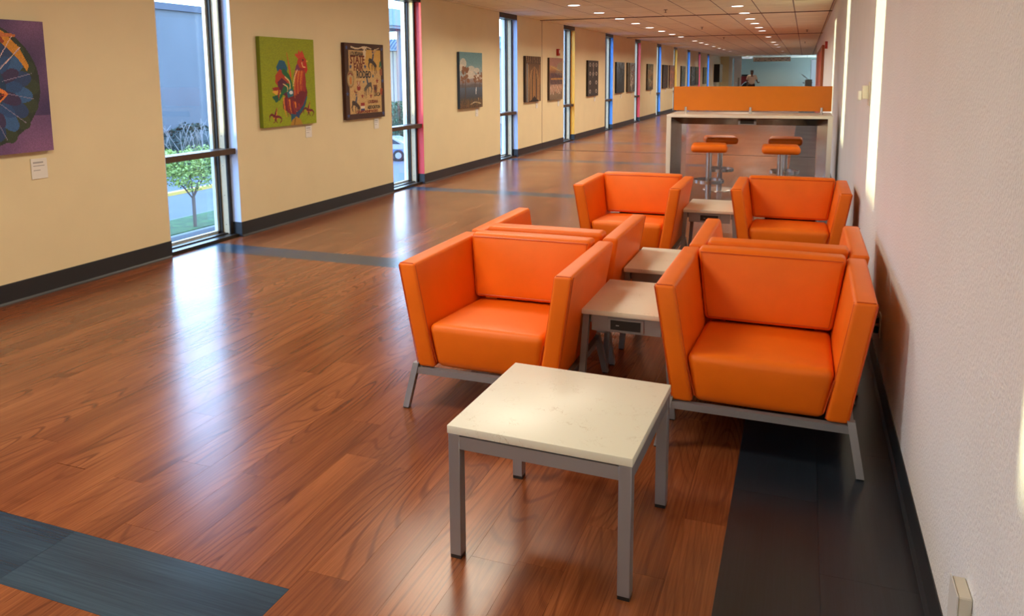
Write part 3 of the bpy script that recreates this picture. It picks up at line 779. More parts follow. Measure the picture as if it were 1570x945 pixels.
def art_rodeo():
    P = Paint(120, 140, (196, 168, 118)); W_ = lambda x, y: (x, 1-y)
    P.C[:] = (70, 46, 38)
    P.poly([(.09, .07), (.92, .07), (.92, .91), (.09, .91)], (200, 166, 112)); P.grain(.1, 2, 4)
    P.poly([W_(.50, .08), W_(.92, .08), W_(.92, .36), W_(.56, .36), W_(.50, .22)], (206, 164, 84))
    for x, y in ((.05, .06), (.96, .06), (.05, .95), (.96, .95), (.04, .66), (.96, .50)): P.star(x, 1-y, .035, (58, 84, 138))
    P.curve([W_(.16, .05), W_(.30, .07), W_(.44, .05), W_(.50, .04), W_(.60, .05), W_(.74, .075), W_(.88, .05)], .022, (206, 190, 160), .01)
    P.poly([W_(.43, .035), W_(.56, .035), W_(.53, .12), W_(.515, .20), W_(.485, .20), W_(.46, .12)], (214, 200, 172)); P.ell(.46, 1-.08, .012, .012, (70, 50, 40)); P.ell(.53, 1-.08, .012, .012, (70, 50, 40))
    P.star(.13, 1-.305, .04, (44, 72, 116)); P.star(.50, 1-.305, .038, (44, 72, 116)); P.star(.70, 1-.43, .033, (44, 92, 120)); P.star(.45, 1-.51, .028, (50, 100, 130))
    P.star(.81, 1-.50, .042, (140, 52, 44)); P.star(.22, 1-.63, .03, (150, 56, 44)); P.star(.41, 1-.70, .036, (140, 52, 44)); P.star(.63, 1-.70, .036, (140, 52, 44))
    # bronc and bull riders, seen as broken dark figures
    def horse(x, y, s, c, flip=1):
        f = flip
        P.curve([W_(x-.07*s*f, y-.02*s), W_(x, y), W_(x+.08*s*f, y+.05*s)], .06*s, c, .05*s); P.curve([W_(x-.06*s*f, y-.02*s), W_(x-.10*s*f, y+.04*s), W_(x-.08*s*f, y+.09*s)], .035*s, c, .015)
        for dx, dy in ((-.02, .12), (.06, .17), (.10, .15)): P.curve([W_(x+dx*s*f*.6, y+.04*s), W_(x+dx*s*f, y+dy*s)], .022*s, c, .008)
        P.curve([W_(x, y-.03*s), W_(x+.02*s*f, y-.09*s), W_(x+.01*s*f, y-.13*s)], .035*s, (64, 78, 104)); P.ell(x+.01*s*f, 1-(y-.145*s), .018*s, .016*s, (150, 100, 70)); P.line([W_(x-.02*s, y-.16*s), W_(x+.04*s, y-.16*s)], .01, (50, 40, 34)); P.line([W_(x, y-.10*s), W_(x+.08*s*f, y-.14*s)], .014*s, (180, 150, 120))
    horse(.70, .24, 1.05, (62, 58, 56)); horse(.56, .56, 1.0, (88, 80, 72), -1); horse(.24, .80, 1.0, (70, 54, 44))
    P.ell(.125, 1-.47, .085, .115, (150, 120, 78)); P.ell(.125, 1-.47, .065, .09, (186, 164, 118)); P.ell(.125, 1-.49, .028, .055, (198, 126, 60)); P.curve([W_(.08, .41), W_(.125, .39), W_(.17, .42)], .018, (140, 60, 56))
    P.ell(.32, 1-.585, .045, .04, (140, 44, 40)); P.ell(.32, 1-.54, .03, .03, (210, 190, 160)); P.curve([W_(.29, .50), W_(.31, .56)], .014, (150, 50, 44)); P.curve([W_(.36, .50), W_(.33, .56)], .014, (150, 50, 44))
    P.poly([W_(.70, .55), W_(.81, .55), W_(.80, .66), W_(.72, .66)], (128, 82, 58)); P.ell(.755, 1-.60, .02, .03, (60, 50, 60))
    P.poly([W_(.36, .785), W_(.46, .785), W_(.46, .83), W_(.36, .83)], (150, 48, 44)); P.poly([W_(.36, .83), W_(.46, .83), W_(.46, .865), W_(.36, .865)], (220, 206, 186)); P.poly([W_(.36, .865), W_(.46, .865), W_(.46, .90), W_(.36, .90)], (60, 78, 124))
    P.curve([W_(.89, .30), W_(.91, .24), W_(.93, .30)], .03, (40, 110, 84)); P.poly([W_(.88, .34), W_(.95, .33), W_(.95, .42), W_(.89, .42)], (150, 92, 62)); P.poly([W_(.89, .60), W_(.95, .60), W_(.94, .70), W_(.88, .68)], (160, 76, 44))
    P.grain(.10, 1, 6); return P
rod = painting(8.235, 9.17, 1.072, 2.010, art_rodeo(), (58, 22, 10), 'brown bordered canvas of a state fair rodeo poster')
rw = rod
def rtxt(s, u, v, size, col, sx=1.0):
    text_mesh(s, size, mat('ink_%d_%d_%d' % col, s2l(col), .6), rw, (0, 1, 0), (.0475, .935*u, .938*(1-v)), sx=sx)
rtxt('LOUISIANA', .29, .165, .075, (52, 50, 52), .80); rtxt('STATE', .305, .265, .140, (110, 44, 30), .86); rtxt('FAIR', .325, .36, .130, (110, 44, 30), .86)
rtxt('RODEO', .46, .455, .125, (44, 46, 50), .80); rtxt('LRCA', .80, .705, .065, (40, 34, 34)); rtxt('LOUISIANA', .68, .80, .058, (120, 52, 40), .85); rtxt('ASSOCIATION', .70, .875, .060, (44, 44, 48), .80); rtxt('CHAMPIONSHIP RODEO', .52, .925, .050, (130, 48, 40), .98)
placard(9.02, .985, 'white placard below the rodeo poster canvas')

def art_bayou():
    P = Paint(80, 110, (0, 0, 0)); P.grad([(0, (70, 56, 44)), (.12, (84, 70, 56)), (.2, (66, 74, 84)), (.36, (84, 100, 120)), (.48, (140, 124, 122)), (.58, (160, 170, 172)), (.8, (112, 152, 158)), (1, (100, 146, 158))])
    for x, y, rx, ry in ((.15, .80, .14, .09), (.08, .72, .14, .06), (.5, .70, .16, .06), (.75, .68, .12, .05), (.45, .60, .22, .07), (.8, .55, .2, .06)): P.ell(x, y, rx, ry, (214, 202, 184), .75)
    for x0, s in ((.24, 1), (.66, .5), (.88, .65), (.12, .45)):
        P.line([(x0, .38), (x0+.01, .44+.22*s)], .025, (92, 66, 50)); rr = random.Random(int(x0*100))
        for _ in range(16): P.ell(x0+rr.uniform(-.14, .14)*s, .46+rr.uniform(0, .26)*s, .055*s, .035*s, (128, 88, 62), .85)
    P.poly([(0, .37), (1, .37), (1, .42), (.6, .44), (.3, .41), (0, .43)], (92, 82, 80), .6); P.line([(.22, .1), (.24, .36)], .05, (80, 66, 58), a=.7)
    P.line([(.7, .26), (.71, .36)], .03, (220, 224, 230)); P.curve([(.45, .06), (.65, .10), (.92, .07)], .022, (190, 172, 140)); P.line([(.8, .17), (.84, .06)], .015, (190, 172, 140))
    rr = random.Random(5)
    for _ in range(60): x = rr.random(); P.line([(x, 0), (x+rr.uniform(-.05, .05), rr.uniform(.05, .2))], .008, (122, 92, 60))
    P.grain(.14, 1, 2); return P
painting(11.625, 12.575, 1.065, 1.985, art_bayou(), (44, 62, 84), 'canvas of a blue bayou landscape with brown cypress trees')
placard(12.42, .975, 'white placard below the bayou landscape canvas')

def art_arches():
    P = Paint(64, 90, (96, 72, 50)); P.grad([(0, (58, 44, 36)), (.5, (128, 94, 62)), (1, (84, 62, 44))])
    for k in range(9): P.line([(.06+k*.11, .86), (.0+k*.125, 1)], .05, (52, 38, 30)); P.line([(.1+k*.11, .86), (.05+k*.125, 1)], .02, (168, 132, 92))
    for s, c in ((.30, (186, 144, 92)), (.26, (84, 60, 44)), (.22, (176, 132, 82)), (.17, (60, 44, 36)), (.10, (150, 108, 66))):
        P.poly([(.56-s, 0), (.56-s, .5), (.56-s*.7, .68), (.56, .78), (.56+s*.7, .68), (.56+s, .5), (.56+s, 0)], c)
    P.line([(.1, 0), (.1, .8)], .09, (112, 120, 122)); P.line([(.17, 0), (.17, .8)], .03, (190, 154, 104)); P.line([(.92, 0), (.92, .8)], .05, (156, 112, 70)); P.poly([(.2, 0), (.9, 0), (.7, .06), (.56, .13), (.4, .05)], (40, 32, 30)); P.grain(.2, 1, 8); return P
painting(14.835, 15.80, 1.062, 1.985, art_arches(), (52, 40, 34), 'brown canvas of tall pointed stone arches left of the wall seam')
placard(15.66, .985, 'white placard below the pointed arches canvas')
def art_march():
    P = Paint(64, 90, (140, 104, 80)); P.grad([(0, (118, 100, 82)), (.3, (150, 122, 96)), (.6, (110, 78, 74)), (.75, (176, 128, 78)), (1, (160, 134, 124))])
    P.poly([(0, .82), (0, 1), (1, 1), (1, .92), (.5, .78)], (158, 118, 106)); P.poly([(.45, .62), (1, .56), (1, .94), (.6, .86)], (150, 134, 112)); P.curve([(.1, .8), (.5, .74), (.9, .66)], .03, (186, 154, 96)); rr = random.Random(4)
    for k in range(9):
        x = .1+k*.1; P.line([(x, .35), (x+.02, .62)], .06, (60, 48, 66)); P.ell(x+.02, .67, .028, .028, (120, 78, 58)); P.line([(x-.02, .12+rr.random()*.1), (x, .36)], .022, (222, 206, 190)); P.line([(x+.03, .14+rr.random()*.1), (x+.02, .36)], .022, (190, 120, 90)); P.ell(x+.04, .5, .03, .025, (216, 160, 70))
    P.grain(.2, 1, 8); return P
painting(16.41, 17.40, 1.055, 1.98, art_march(), (62, 46, 38), 'canvas of a marching band parade just right of the wall seam')
placard(17.22, .965, 'white placard below the marching band canvas')
def art_signs():
    P = Paint(56, 80, (62, 56, 54))
    for r in range(4):
        for c in range(3):
            if r in (0, 1) and c == 1: continue
            x, y = .2+c*.3, .13+r*.25; P.ell(x, y, .085, .055, (176, 166, 154)); P.ell(x, y, .045, .03, (70, 62, 60))
    P.line([(.45, .55), (.55, .92)], .05, (150, 132, 120)); P.grain(.25, 1, 1); return P
painting(19.67, 20.75, 1.052, 1.972, art_signs(), (16, 14, 14), 'dark grey canvas with rows of pale round ornaments')
placard(20.55, .965, 'white placard below the dark canvas of round ornaments')
def art_gen(seed, base, cols, stripes=()):
    P = Paint(36, 60, base[0]); P.grad([(i/(len(base)-1), c) for i, c in enumerate(base)]); rr = random.Random(seed)
    for _ in range(26):
        c = rr.choice(cols); P.curve([(rr.random(), rr.random()), (rr.random(), rr.random()), (rr.random(), rr.random())], rr.uniform(.02, .08), c, .01, a=.7)
    for x, wd, c in stripes: P.line([(x, 0), (x, 1)], wd, c)
    P.grain(.2, 1, seed); return P
PA = [(22.95, 24.05, art_gen(1, [(44, 50, 54), (54, 64, 70), (78, 96, 110), (118, 140, 150)], [(40, 52, 58), (70, 84, 92)]), (12, 14, 16), 'dark canvas of a teal river with gold reflections'),
      (24.52, 25.66, art_gen(2, [(60, 60, 60), (110, 104, 96), (140, 152, 156), (150, 168, 176)], [(196, 190, 176), (120, 70, 56), (90, 84, 70)], [(.2, .28, (84, 76, 56))]), (52, 46, 34), 'canvas of a tall tree trunk against a pale sky, beside the red window'),
      (27.86, 28.97, art_gen(3, [(70, 66, 52), (96, 90, 66), (120, 96, 66), (96, 110, 90)], [(150, 110, 70), (60, 70, 50), (160, 150, 120)]), (40, 36, 28), 'mottled brown and olive canvas alone between red and blue windows'),
      (31.12, 32.32, art_gen(4, [(52, 44, 42), (66, 56, 52), (60, 50, 46)], [(90, 70, 60), (40, 34, 34)]), (20, 16, 16), 'near-black brown canvas after the fourth blue-jambed window'),
      (32.78, 33.88, art_gen(5, [(150, 120, 110), (176, 110, 76), (170, 120, 96), (160, 140, 130)], [(200, 90, 50), (210, 150, 120), (120, 110, 120)]), (80, 64, 60), 'pale canvas with orange flame-like strokes'),
      (36.05, 37.35, art_gen(6, [(96, 108, 130), (74, 84, 76), (60, 66, 60), (150, 152, 150)], [(60, 80, 64), (120, 120, 110)]), (14, 14, 16), 'small-looking canvas of dark trees under grey sky after the yellow window'),
      (39.35, 40.75, art_gen(7, [(60, 70, 74), (90, 104, 110), (110, 124, 128)], [(40, 46, 48), (140, 150, 150)]), (14, 14, 16), 'grey canvas, left one of the pair before the last red window'),
      (40.95, 42.3, art_gen(8, [(60, 50, 40), (60, 92, 60), (84, 110, 84)], [(120, 50, 44), (50, 80, 50)]), (14, 12, 12), 'green and red canvas, right one of the pair before the last red window'),
      (44.35, 45.75, art_gen(9, [(120, 110, 84), (84, 104, 70), (60, 84, 60)], [(70, 96, 66), (140, 130, 96)]), (60, 56, 40), 'mossy green canvas between the last red and blue windows')]
for i, (a, b, P, s, lab) in enumerate(PA):
    pt = painting(a, b, 1.055, 1.972, P, s, lab)
    if i == 0:
        Q = None
    placard(b-.25, .955, 'white placard below the '+lab.replace('near-black ', 'near-black ').split(' after')[0].split(' alone')[0].split(' beside')[0].split(' before')[0].split(' between')[0][:90])
painting(50.0, 51.7, 1.10, 2.20, art_gen(10, [(104, 92, 70), (112, 98, 76)], [(100, 90, 70)]), (8, 8, 8), 'thick taupe canvas at the far end of the cream wall', depth=.34)

# alarm devices, sensors
def alarm(name, x, y, z, sgn, label):
    root = box(name, 0, .05*sgn if sgn > 0 else 0, -.06, .06, -.075, .075, mat('alarm_red', (.42, .02, .015), .4)) if sgn > 0 else box(name, -.05, 0, -.06, .06, -.075, .075, mat('alarm_red', (.42, .02, .015), .4))
    root.location = (x, y, z); box('strobe_lens', .05*sgn-.006, .05*sgn+.012, -.025, .025, -.02, .05, M_PLATEW, root); tag(root, label, 'alarm'); return root
alarm('fire_alarm_strobe', XL+.001, 17.13, 2.11, 1, 'dark red fire alarm strobe high on the cream wall above the parade canvas')
alarm('fire_alarm_strobe', XR-.001, 18.05, 2.19, -1, 'small red fire alarm high on the white wall')
M_SENS = mat('ivory_plastic', (.80, .76, .62), .4)
root = box('wall_thermostat', -.008, 0, -.05, .05, -.08, .08, M_SENS, bev=.002); root.location = (XR-.0005, 5.87, 1.46)
box('sensor_body', -.05, -.008, -.035, .035, -.035, .055, M_SENS, root, bev=.004); box('sensor_lens', -.075, -.05, -.03, .03, -.045, .02, M_PLATEW, root, bev=.006); box('indicator', -.054, -.0495, .03, .036, -.03, .005, mat('amber', (.8, .45, .05), .4), root)
tag(root, 'ivory wall sensor with amber mark in the sunlit stripe of the white wall', 'sensor')
root = box('wall_outlet', -.006, 0, -.040, .040, -.060, .060, M_PLATEW, bev=.002); root.location = (XR-.0005, 4.30, .315); tag(root, 'wall outlet plate behind the front right armchair', 'outlet')
for dz in (.026, -.026):
    bm = bmesh.new(); bx(bm, -.052, -.008, -.018, .018, dz-.016, dz+.016, bev=.004, seg=2); tube(bm, [(-.05, 0, dz), (-.075, 0, dz-.02), (-.085, dz, dz-.12), (-.09, dz*2, -.20), (-.12, dz*5, -.285), (-.16, dz*10, -.304), (-.2, dz*16, -.304)], .004, 6)
    p = obj('power_plug', bm, M_BLACK, smooth=True); p.location = (XR-.0005, 4.30, .315)
    tag(p, ('upper' if dz > 0 else 'lower')+' black power plug with cord in the outlet behind the right armchair', 'plug', 'black power plugs in the wall outlet')
root = box('raceway_box', -.030, 0, -.045, .045, -.075, .055, mat('raceway_ivory', (.62, .58, .48), .5), bev=.003); root.location = (XR-.0005, 1.975, .33)
box('cover_lip', -.033, -.030, -.047, .047, -.077, .057, M_TRIMW, root); tag(root, 'ivory surface outlet box low on the white wall at the bottom edge', 'outlet')

# big striped mural panel on the right wall
def art_mural():
    P = Paint(60, 40, (176, 84, 56)); rr = random.Random(2)
    for _ in range(46):
        x = rr.random(); c = rr.choice([(196, 60, 48), (214, 120, 90), (150, 60, 44), (226, 160, 130), (120, 40, 36)]); P.curve([(x, 0), (x+rr.uniform(-.05, .05), .5), (x+rr.uniform(-.06, .06), 1)], rr.uniform(.01, .04), c)
    return P
bm = bmesh.new(); bx(bm, -.06, 0, 0, 8.2, 0, 2.0); root = obj('mural_panel', bm, mat('mural_edge', (.34, .10, .035), .5)); root.location = (XR-.001, 20.7, .28)
me = art_mural().mesh('picture', 8.0, 1.8)
for v in me.vertices: v.co = (0, 8.0-v.co.y, v.co.z)
o = obj('picture', me, M_PRINT, root); o.location = (-.062, .1, .1)
tag(root, 'long orange and red streaked panel on the white wall far down the corridor', 'mural')

# ================================================================== CEILING FITTINGS
M_EMIT = mat('lamp_disc', (1, 1, 1), .5, emit=(1, .93, .84), estr=5.0)
M_RIM = mat('lamp_rim', (.8, .78, .74), .4)
ORD = ['first', 'second', 'third', 'fourth', 'fifth', 'sixth', 'seventh', 'eighth', 'ninth', 'tenth', 'eleventh', 'twelfth', 'thirteenth', 'fourteenth', 'fifteenth', 'sixteenth', 'seventeenth', 'eighteenth', 'nineteenth', 'twentieth', 'twenty-first', 'twenty-second', 'twenty-third', 'twenty-fourth', 'twenty-fifth']
def make_light():
    root = empty('downlight'); bm = bmesh.new(); n = 24
    for i in range(n):
        pass
    rings = [[bm.verts.new((r*math.cos(2*math.pi*i/n), r*math.sin(2*math.pi*i/n), z)) for i in range(n)] for r, z in ((.095, -.004), (.118, -.008), (.124, 0), (.124, .02))]
    for k in range(3):
        for i in range(n): bm.faces.new((rings[k][i], rings[k][(i+1) % n], rings[k+1][(i+1) % n], rings[k+1][i]))
    obj('trim_ring', bm, M_RIM, root, smooth=True)
    bm = bmesh.new(); bm.faces.new([bm.verts.new((.096*math.cos(-2*math.pi*i/n), .096*math.sin(-2*math.pi*i/n), -.004)) for i in range(n)]); me = bpy.data.meshes.new('lens'); bm.to_mesh(me); bm.free(); me.materials.append(M_EMIT)
    obj('lens', me, None, root)
    return root
dl = make_light(); first = True
def lamp_under(x, y, parent):
    ld = bpy.data.lights.new('downlight_lamp', 'AREA'); ld.shape = 'DISK'; ld.size = .17; ld.energy = LAMP_POWER; ld.color = LAMP_COLOR; ld.spread = math.radians(150)
    lo = bpy.data.objects.new('downlight_lamp', ld); link(lo, parent); lo.location = (0, 0, -.012)
LY = [10.9, 12.79, 14.51, 16.25, 17.9, 19.63, 21.35, 23.15, 24.9, 28.14, 29.95, 31.66, 34.2, 36.65, 38.8, 42.0, 46.2, 50.8]
RY = [14.15, 15.81, 17.53, 19.17, 20.9, 22.5, 26.3, 30.74, 33.6, 36.5, 43.4, 48.0]
LB = [12.79-1.72*3*k for k in range(1, 5)]; RB = [14.15-1.72*3*k for k in range(1, 5)]
def put_light(x, y, lab, lamp=True):
    global first
    o = dl if first else copy_tree(dl); first = False
    o.location = (x, y, HC-.001); tag(o, lab, 'ceiling light', 'round recessed ceiling downlights')
    if lamp: lamp_under(x, y, o)
lampset = []
for i, y in enumerate(LY): put_light(-3.64, y, 'round recessed downlight, %s from the near end of the left ceiling row' % ORD[i], False); lampset.append((-3.64, y))
for i, y in enumerate(RY): put_light(-1.13, y, 'round recessed downlight, %s from the near end of the right ceiling row' % ORD[i], False); lampset.append((-1.13, y))
# nearer than the view reaches, unseen soft panels are added as fill light
def make_fill_panel():
    root = empty('added_fill_panel'); bm = bmesh.new(); bx(bm, -.61, .61, -.30, -.285, -.008, .01); bx(bm, -.61, .61, .285, .30, -.008, .01); bx(bm, -.61, -.595, -.285, .285, -.008, .01); bx(bm, .595, .61, -.285, .285, -.008, .01)
    tag(obj('frame', bm, M_RIM, root), kind='stuff'); box('diffuser', -.595, .595, -.285, .285, -.003, .003, mat('fill_panel_glow', (.9, .9, .9), .6, emit=(1, .92, .78), estr=1.5), root)
    ld = bpy.data.lights.new('fill_panel_lamp', 'AREA'); ld.shape = 'RECTANGLE'; ld.size = 1.18; ld.size_y = .56; ld.energy = PANEL_POWER; ld.color = LAMP_COLOR
    lo = bpy.data.objects.new('fill_panel_lamp', ld); link(lo, root); lo.location = (0, 0, -.01); return root
tr0 = make_fill_panel()
for i, y in enumerate((8.6, 5.5, 2.4, -.7, -3.8, -6.9)):
    o = tr0 if i == 0 else copy_tree(tr0); o.location = (-2.5, y, HC-.001)
    tag(o, 'unseen fill light panel added above the view, %s going back' % ORD[i], 'ceiling light', 'added fill light panels')
for o in [q for q in COL.objects if q.name.startswith('downlight') and q.type == 'EMPTY']: lamp_under(0, 0, o)

for i, (x, y) in enumerate(((-2.6, YE+5.6), (-1.2, YE+5.6))):  # two unseen downlights added to brighten the hall beyond
    o = copy_tree(dl); o.location = (x, y, HC-.001); tag(o, 'unseen downlight added to brighten the green wall beyond the corridor, %s one' % ('left' if i == 0 else 'right'), 'ceiling light', 'round recessed ceiling downlights')
    for c in o.children:
        if c.type == 'LIGHT': c.data = c.data.copy(); c.data.energy = 17
bm = bmesh.new(); cyl(bm, (0, 0), .035, .035, -.006, 0, 12); cyl(bm, (0, 0), .008, .008, -.05, -.006, 8); cyl(bm, (0, 0), .022, .022, -.055, -.05, 10)
spk = obj('sprinkler_head', bm, mat('sprinkler_brass', (.12, .08, .05), .4, metal=.6), smooth=True)
for i, (x, y, l) in enumerate(((-2.385, 14.37, 'nearest in view'), (-2.42, 20.0, 'second away'), (-.0, 22.6, 'right-hand one near the white wall'), (-2.45, 25.9, 'third away, by the joint'), (-.05, 31, 'far right-hand one'))):
    o = spk if i == 0 else spk.copy()
    if i: COL.objects.link(o)
    o.location = (x, y, HC-.001); tag(o, 'small dark ceiling sprinkler head, '+l, 'sprinkler', 'ceiling sprinkler heads')

# ================================================================== FAR END
M_WHITEP = mat('white_gloss', (.80, .82, .84), .4)
bm = bmesh.new(); bx(bm, -4.72, -4.50, YE+.05, YE+.35, 0, 2.66); bx(bm, -4.42, -3.95, YE+.35, YE+.42, 0, 2.6); bx(bm, -4.72, -3.95, YE+.05, YE+.3, 2.6, HC)
dr = tag(obj('door_1', bm, M_WHITEP), kind='structure'); box('door_edge', -4.15, -4.05, YE+.30, YE+.35, 0, 1.35, mat('door_grey', (.3, .29, .28), .5), dr); box('door_handle', -4.3, -4.2, YE+.30, YE+.345, 1.0, 1.05, M_STEEL, dr)
dr = empty('door_2', (.36, YE+.1, 0)); tag(dr, kind='structure'); box('door_leaf', 0, .50, 0, .05, 0, 2.45, mat('glowing_frosted_door', (.55, .68, .80), .35, emit=(.50, .66, .80), estr=.45), dr); box('door_frame', -.03, .0, -.02, .08, 0, 2.5, M_WHITEP, dr); box('door_handle', .05, .12, -.04, 0, 1.0, 1.03, M_STEEL, dr)  # leaf glows by emission, standing in for daylight behind it
# hanging board with two lines of dark marks
bm = bmesh.new(); bx(bm, -3.20, -.90, YE-.02, YE+.02, 2.38, 2.66, bev=.004); root = obj('hanging_sign', bm, mat('sign_beige', (.80, .74, .64), .5)); M_DK = mat('sign_dark', (.04, .04, .05), .5)
rr = random.Random(9)
for z in (2.55, 2.44):
    x = -3.1; bm = bmesh.new()
    while x < -1.05:
        l = rr.uniform(.03, .22); bx(bm, x, min(x+l, -1.0), YE-.026, YE-.02, z-.012, z+.016); x += l+rr.uniform(.06, .30)
    obj('illegible_marks', bm, M_DK, root)
for x in (-3.0, -1.1): bm = bmesh.new(); bar(bm, (x, YE, 2.66), (x, YE, HC), .01); obj('hanger', bm, M_STEEL, root)
tag(root, 'long beige sign board hanging from the ceiling at the corridor end', 'sign')
bm = bmesh.new(); cyl(bm, (0, 0), .30, .34, -.16, -.03, 24); cyl(bm, (0, 0), .06, .06, -.03, .0, 12); o = obj('ceiling_lamp', bm, mat('opal_lamp', (.8, .82, .85), .4, emit=(.9, .95, 1), estr=.25), smooth=True); o.location = (-3.62, YE+.6, HC)
tag(o, 'round opal ceiling lamp left of the hanging sign', 'lamp')
# striped counter
root = empty('reception_kiosk', (-4.02, YE+2.2, 0)); box('body', -.42, .42, 0, .6, 0, 1.42, M_BLACK, root)
P = Paint(30, 60, (14, 14, 16)); P.C[(P.U < 1) & (P.V > .62-.0*P.U)] = (14, 14, 16)
cc = np.hypot(P.U-1.05, (P.V-.15)*1.25); P.C[cc > .78] = (150, 26, 30); P.C[(cc > .74) & (cc < .80)] = (220, 220, 224)
me = P.mesh('graphic', .84, 1.42)
for v in me.vertices: v.co = (v.co.y, 0, v.co.z)
o = obj('graphic_panel', me, M_PRINT, root); o.location = (-.42, -.004, 0); box('top_ledge', -.46, .46, -.05, .62, 1.42, 1.45, mat('ledge_brown', (.12, .05, .04), .5), root)
tag(root, 'black and red kiosk with a white curve behind the standing man', 'kiosk')
o = box('counter_device', -.22, .22, 0, .25, 0, .10, M_BLACK, bev=.01); o.location = (-3.85, YE+2.35, 1.452); tag(o, 'small black device lying on the red and black kiosk', 'device')
# lectern on the right
root = empty('paper_stand', (.02, YE-.9, 0)); box('cabinet', .0, .42, 0, .4, 0, 1.22, mat('stand_beige', (.42, .42, .36), .6), root, bev=.01)
bm = bmesh.new(); hexa(bm, [(-.22, 0, 1.52), (-.19, 0, 1.55), (-.19, .3, 1.55), (-.22, .3, 1.52)], [(.12, 0, 1.25), (.15, 0, 1.28), (.15, .3, 1.28), (.12, .3, 1.25)]); obj('paper_tray', bm, M_WHITEP, root)
box('knob', -.12, -.05, .1, .16, .98, 1.05, M_WHITEP, root); tag(root, 'beige machine with a raised white paper tray at the corridor end on the right', 'machine')

# the standing man
def skin_mesh(name, verts, edges, radii, m, parent, rootv=0, sub=2):
    me = bpy.data.meshes.new(name); me.from_pydata(verts, edges, []); me.materials.append(m); o = bpy.data.objects.new(name, me); link(o, parent)
    o.modifiers.new('skin', 'SKIN'); sv = me.skin_vertices[0].data
    for i, r in enumerate(radii): sv[i].radius = r if isinstance(r, tuple) else (r, r); sv[i].use_root = (i == rootv)
    s = o.modifiers.new('sub', 'SUBSURF'); s.levels = sub; s.render_levels = sub
    for p in me.polygons: p.use_smooth = True
    return o
M_SKIN = mat('skin', (.16, .075, .045), .5); M_SHIRT = mat('beige_shirt', (.66, .52, .38), .8); M_TROU = mat('dark_trousers', (.03, .03, .04), .8); M_HAIR = mat('grey_hair', (.10, .09, .085), .8)
man = empty('person', (-3.02, 50.2, 0)); tag(man, 'man in a beige short-sleeved shirt standing at the far end, one hand out', 'person')
V = [(0, 0, .98), (0, 0, 1.16), (0, -.01, 1.38), (0, 0, 1.50), (0, -.015, 1.60), (0, -.02, 1.70), (0, -.02, 1.76),
     (-.20, 0, 1.44), (-.27, .0, 1.17), (-.25, -.12, .95), (-.25, -.16, .88), (.20, 0, 1.44), (.30, -.02, 1.18), (.36, -.20, 1.06), (.40, -.25, 1.07),
     (-.10, 0, .92), (-.12, -.01, .50), (-.13, .02, .09), (-.14, -.12, .04), (.10, 0, .92), (.12, -.01, .50), (.14, .02, .09), (.15, -.12, .04)]
Eg = [(0, 1), (1, 2), (2, 3), (3, 4), (4, 5), (5, 6), (2, 7), (7, 8), (8, 9), (9, 10), (2, 11), (11, 12), (12, 13), (13, 14), (0, 15), (15, 16), (16, 17), (17, 18), (0, 19), (19, 20), (20, 21), (21, 22)]
Rd = [(.15, .11), (.15, .12), (.17, .11), .06, .065, (.085, .10), .055, .065, .047, .034, .03, .065, .047, .034, .03, .09, .06, .042, .035, .09, .06, .042, .035]
skin_mesh('body', V, Eg, Rd, M_SKIN, man)
skin_mesh('shirt', [(0, 0, .92), (0, 0, 1.16), (0, -.01, 1.40), (0, 0, 1.49), (-.20, 0, 1.44), (-.265, 0, 1.20), (.20, 0, 1.44), (.285, -.01, 1.22)], [(0, 1), (1, 2), (2, 3), (2, 4), (4, 5), (2, 6), (6, 7)], [(.215, .16), (.215, .16), (.215, .14), .08, .10, .088, .10, .088], M_SHIRT, man)
skin_mesh('trousers', [(0, 0, 1.0), (-.10, 0, .90), (-.12, 0, .5), (-.13, .02, .10), (.10, 0, .90), (.12, 0, .5), (.14, .02, .10)], [(0, 1), (1, 2), (2, 3), (0, 4), (4, 5), (5, 6)], [(.16, .125), .105, .08, .07, .105, .08, .07], M_TROU, man)
skin_mesh('hair', [(0, .012, 1.72), (0, .0, 1.775), (0, .03, 1.66)], [(0, 1), (0, 2)], [(.09, .095), .06, .06], M_HAIR, man, sub=1)
bm = bmesh.new()
for sx in (-1, 1):
    bmesh.ops.create_uvsphere(bm, u_segments=8, v_segments=6, radius=.013, matrix=Matrix.Translation((sx*.035, -.112, 1.69)))
bmesh.ops.create_uvsphere(bm, u_segments=8, v_segments=6, radius=.018, matrix=Matrix.Translation((0, -.125, 1.665)))
obj('face_features', bm, mat('face_dark', (.05, .03, .02), .5), man)
for s, hx, hy, hz in ((-1, -.25, -.16, .88), (1, .40, -.25, 1.07)):
    for f in range(5):
        a = (f-2)*.017; L_ = (.06, .085, .092, .085, .068)[f]; dx, dz = (.25*s if s < 0 else .95, -.95 if s < 0 else .1)
        tube_pts = [(hx+a*(1 if s < 0 else 0), hy-.01, hz+a*(0 if s < 0 else 1)), (hx+a*(1 if s < 0 else 0)+dx*L_*.5*(.2 if s < 0 else 1), hy-.02, hz+a*(0 if s < 0 else 1)+dz*L_*.5), (hx+a*(1 if s < 0 else 0)+dx*L_*(.2 if s < 0 else 1), hy-.035, hz+a*(0 if s < 0 else 1)+dz*L_)]
        bm = bmesh.new(); tube(bm, tube_pts, .009, 6); obj('finger', bm, M_SKIN, man, smooth=True)

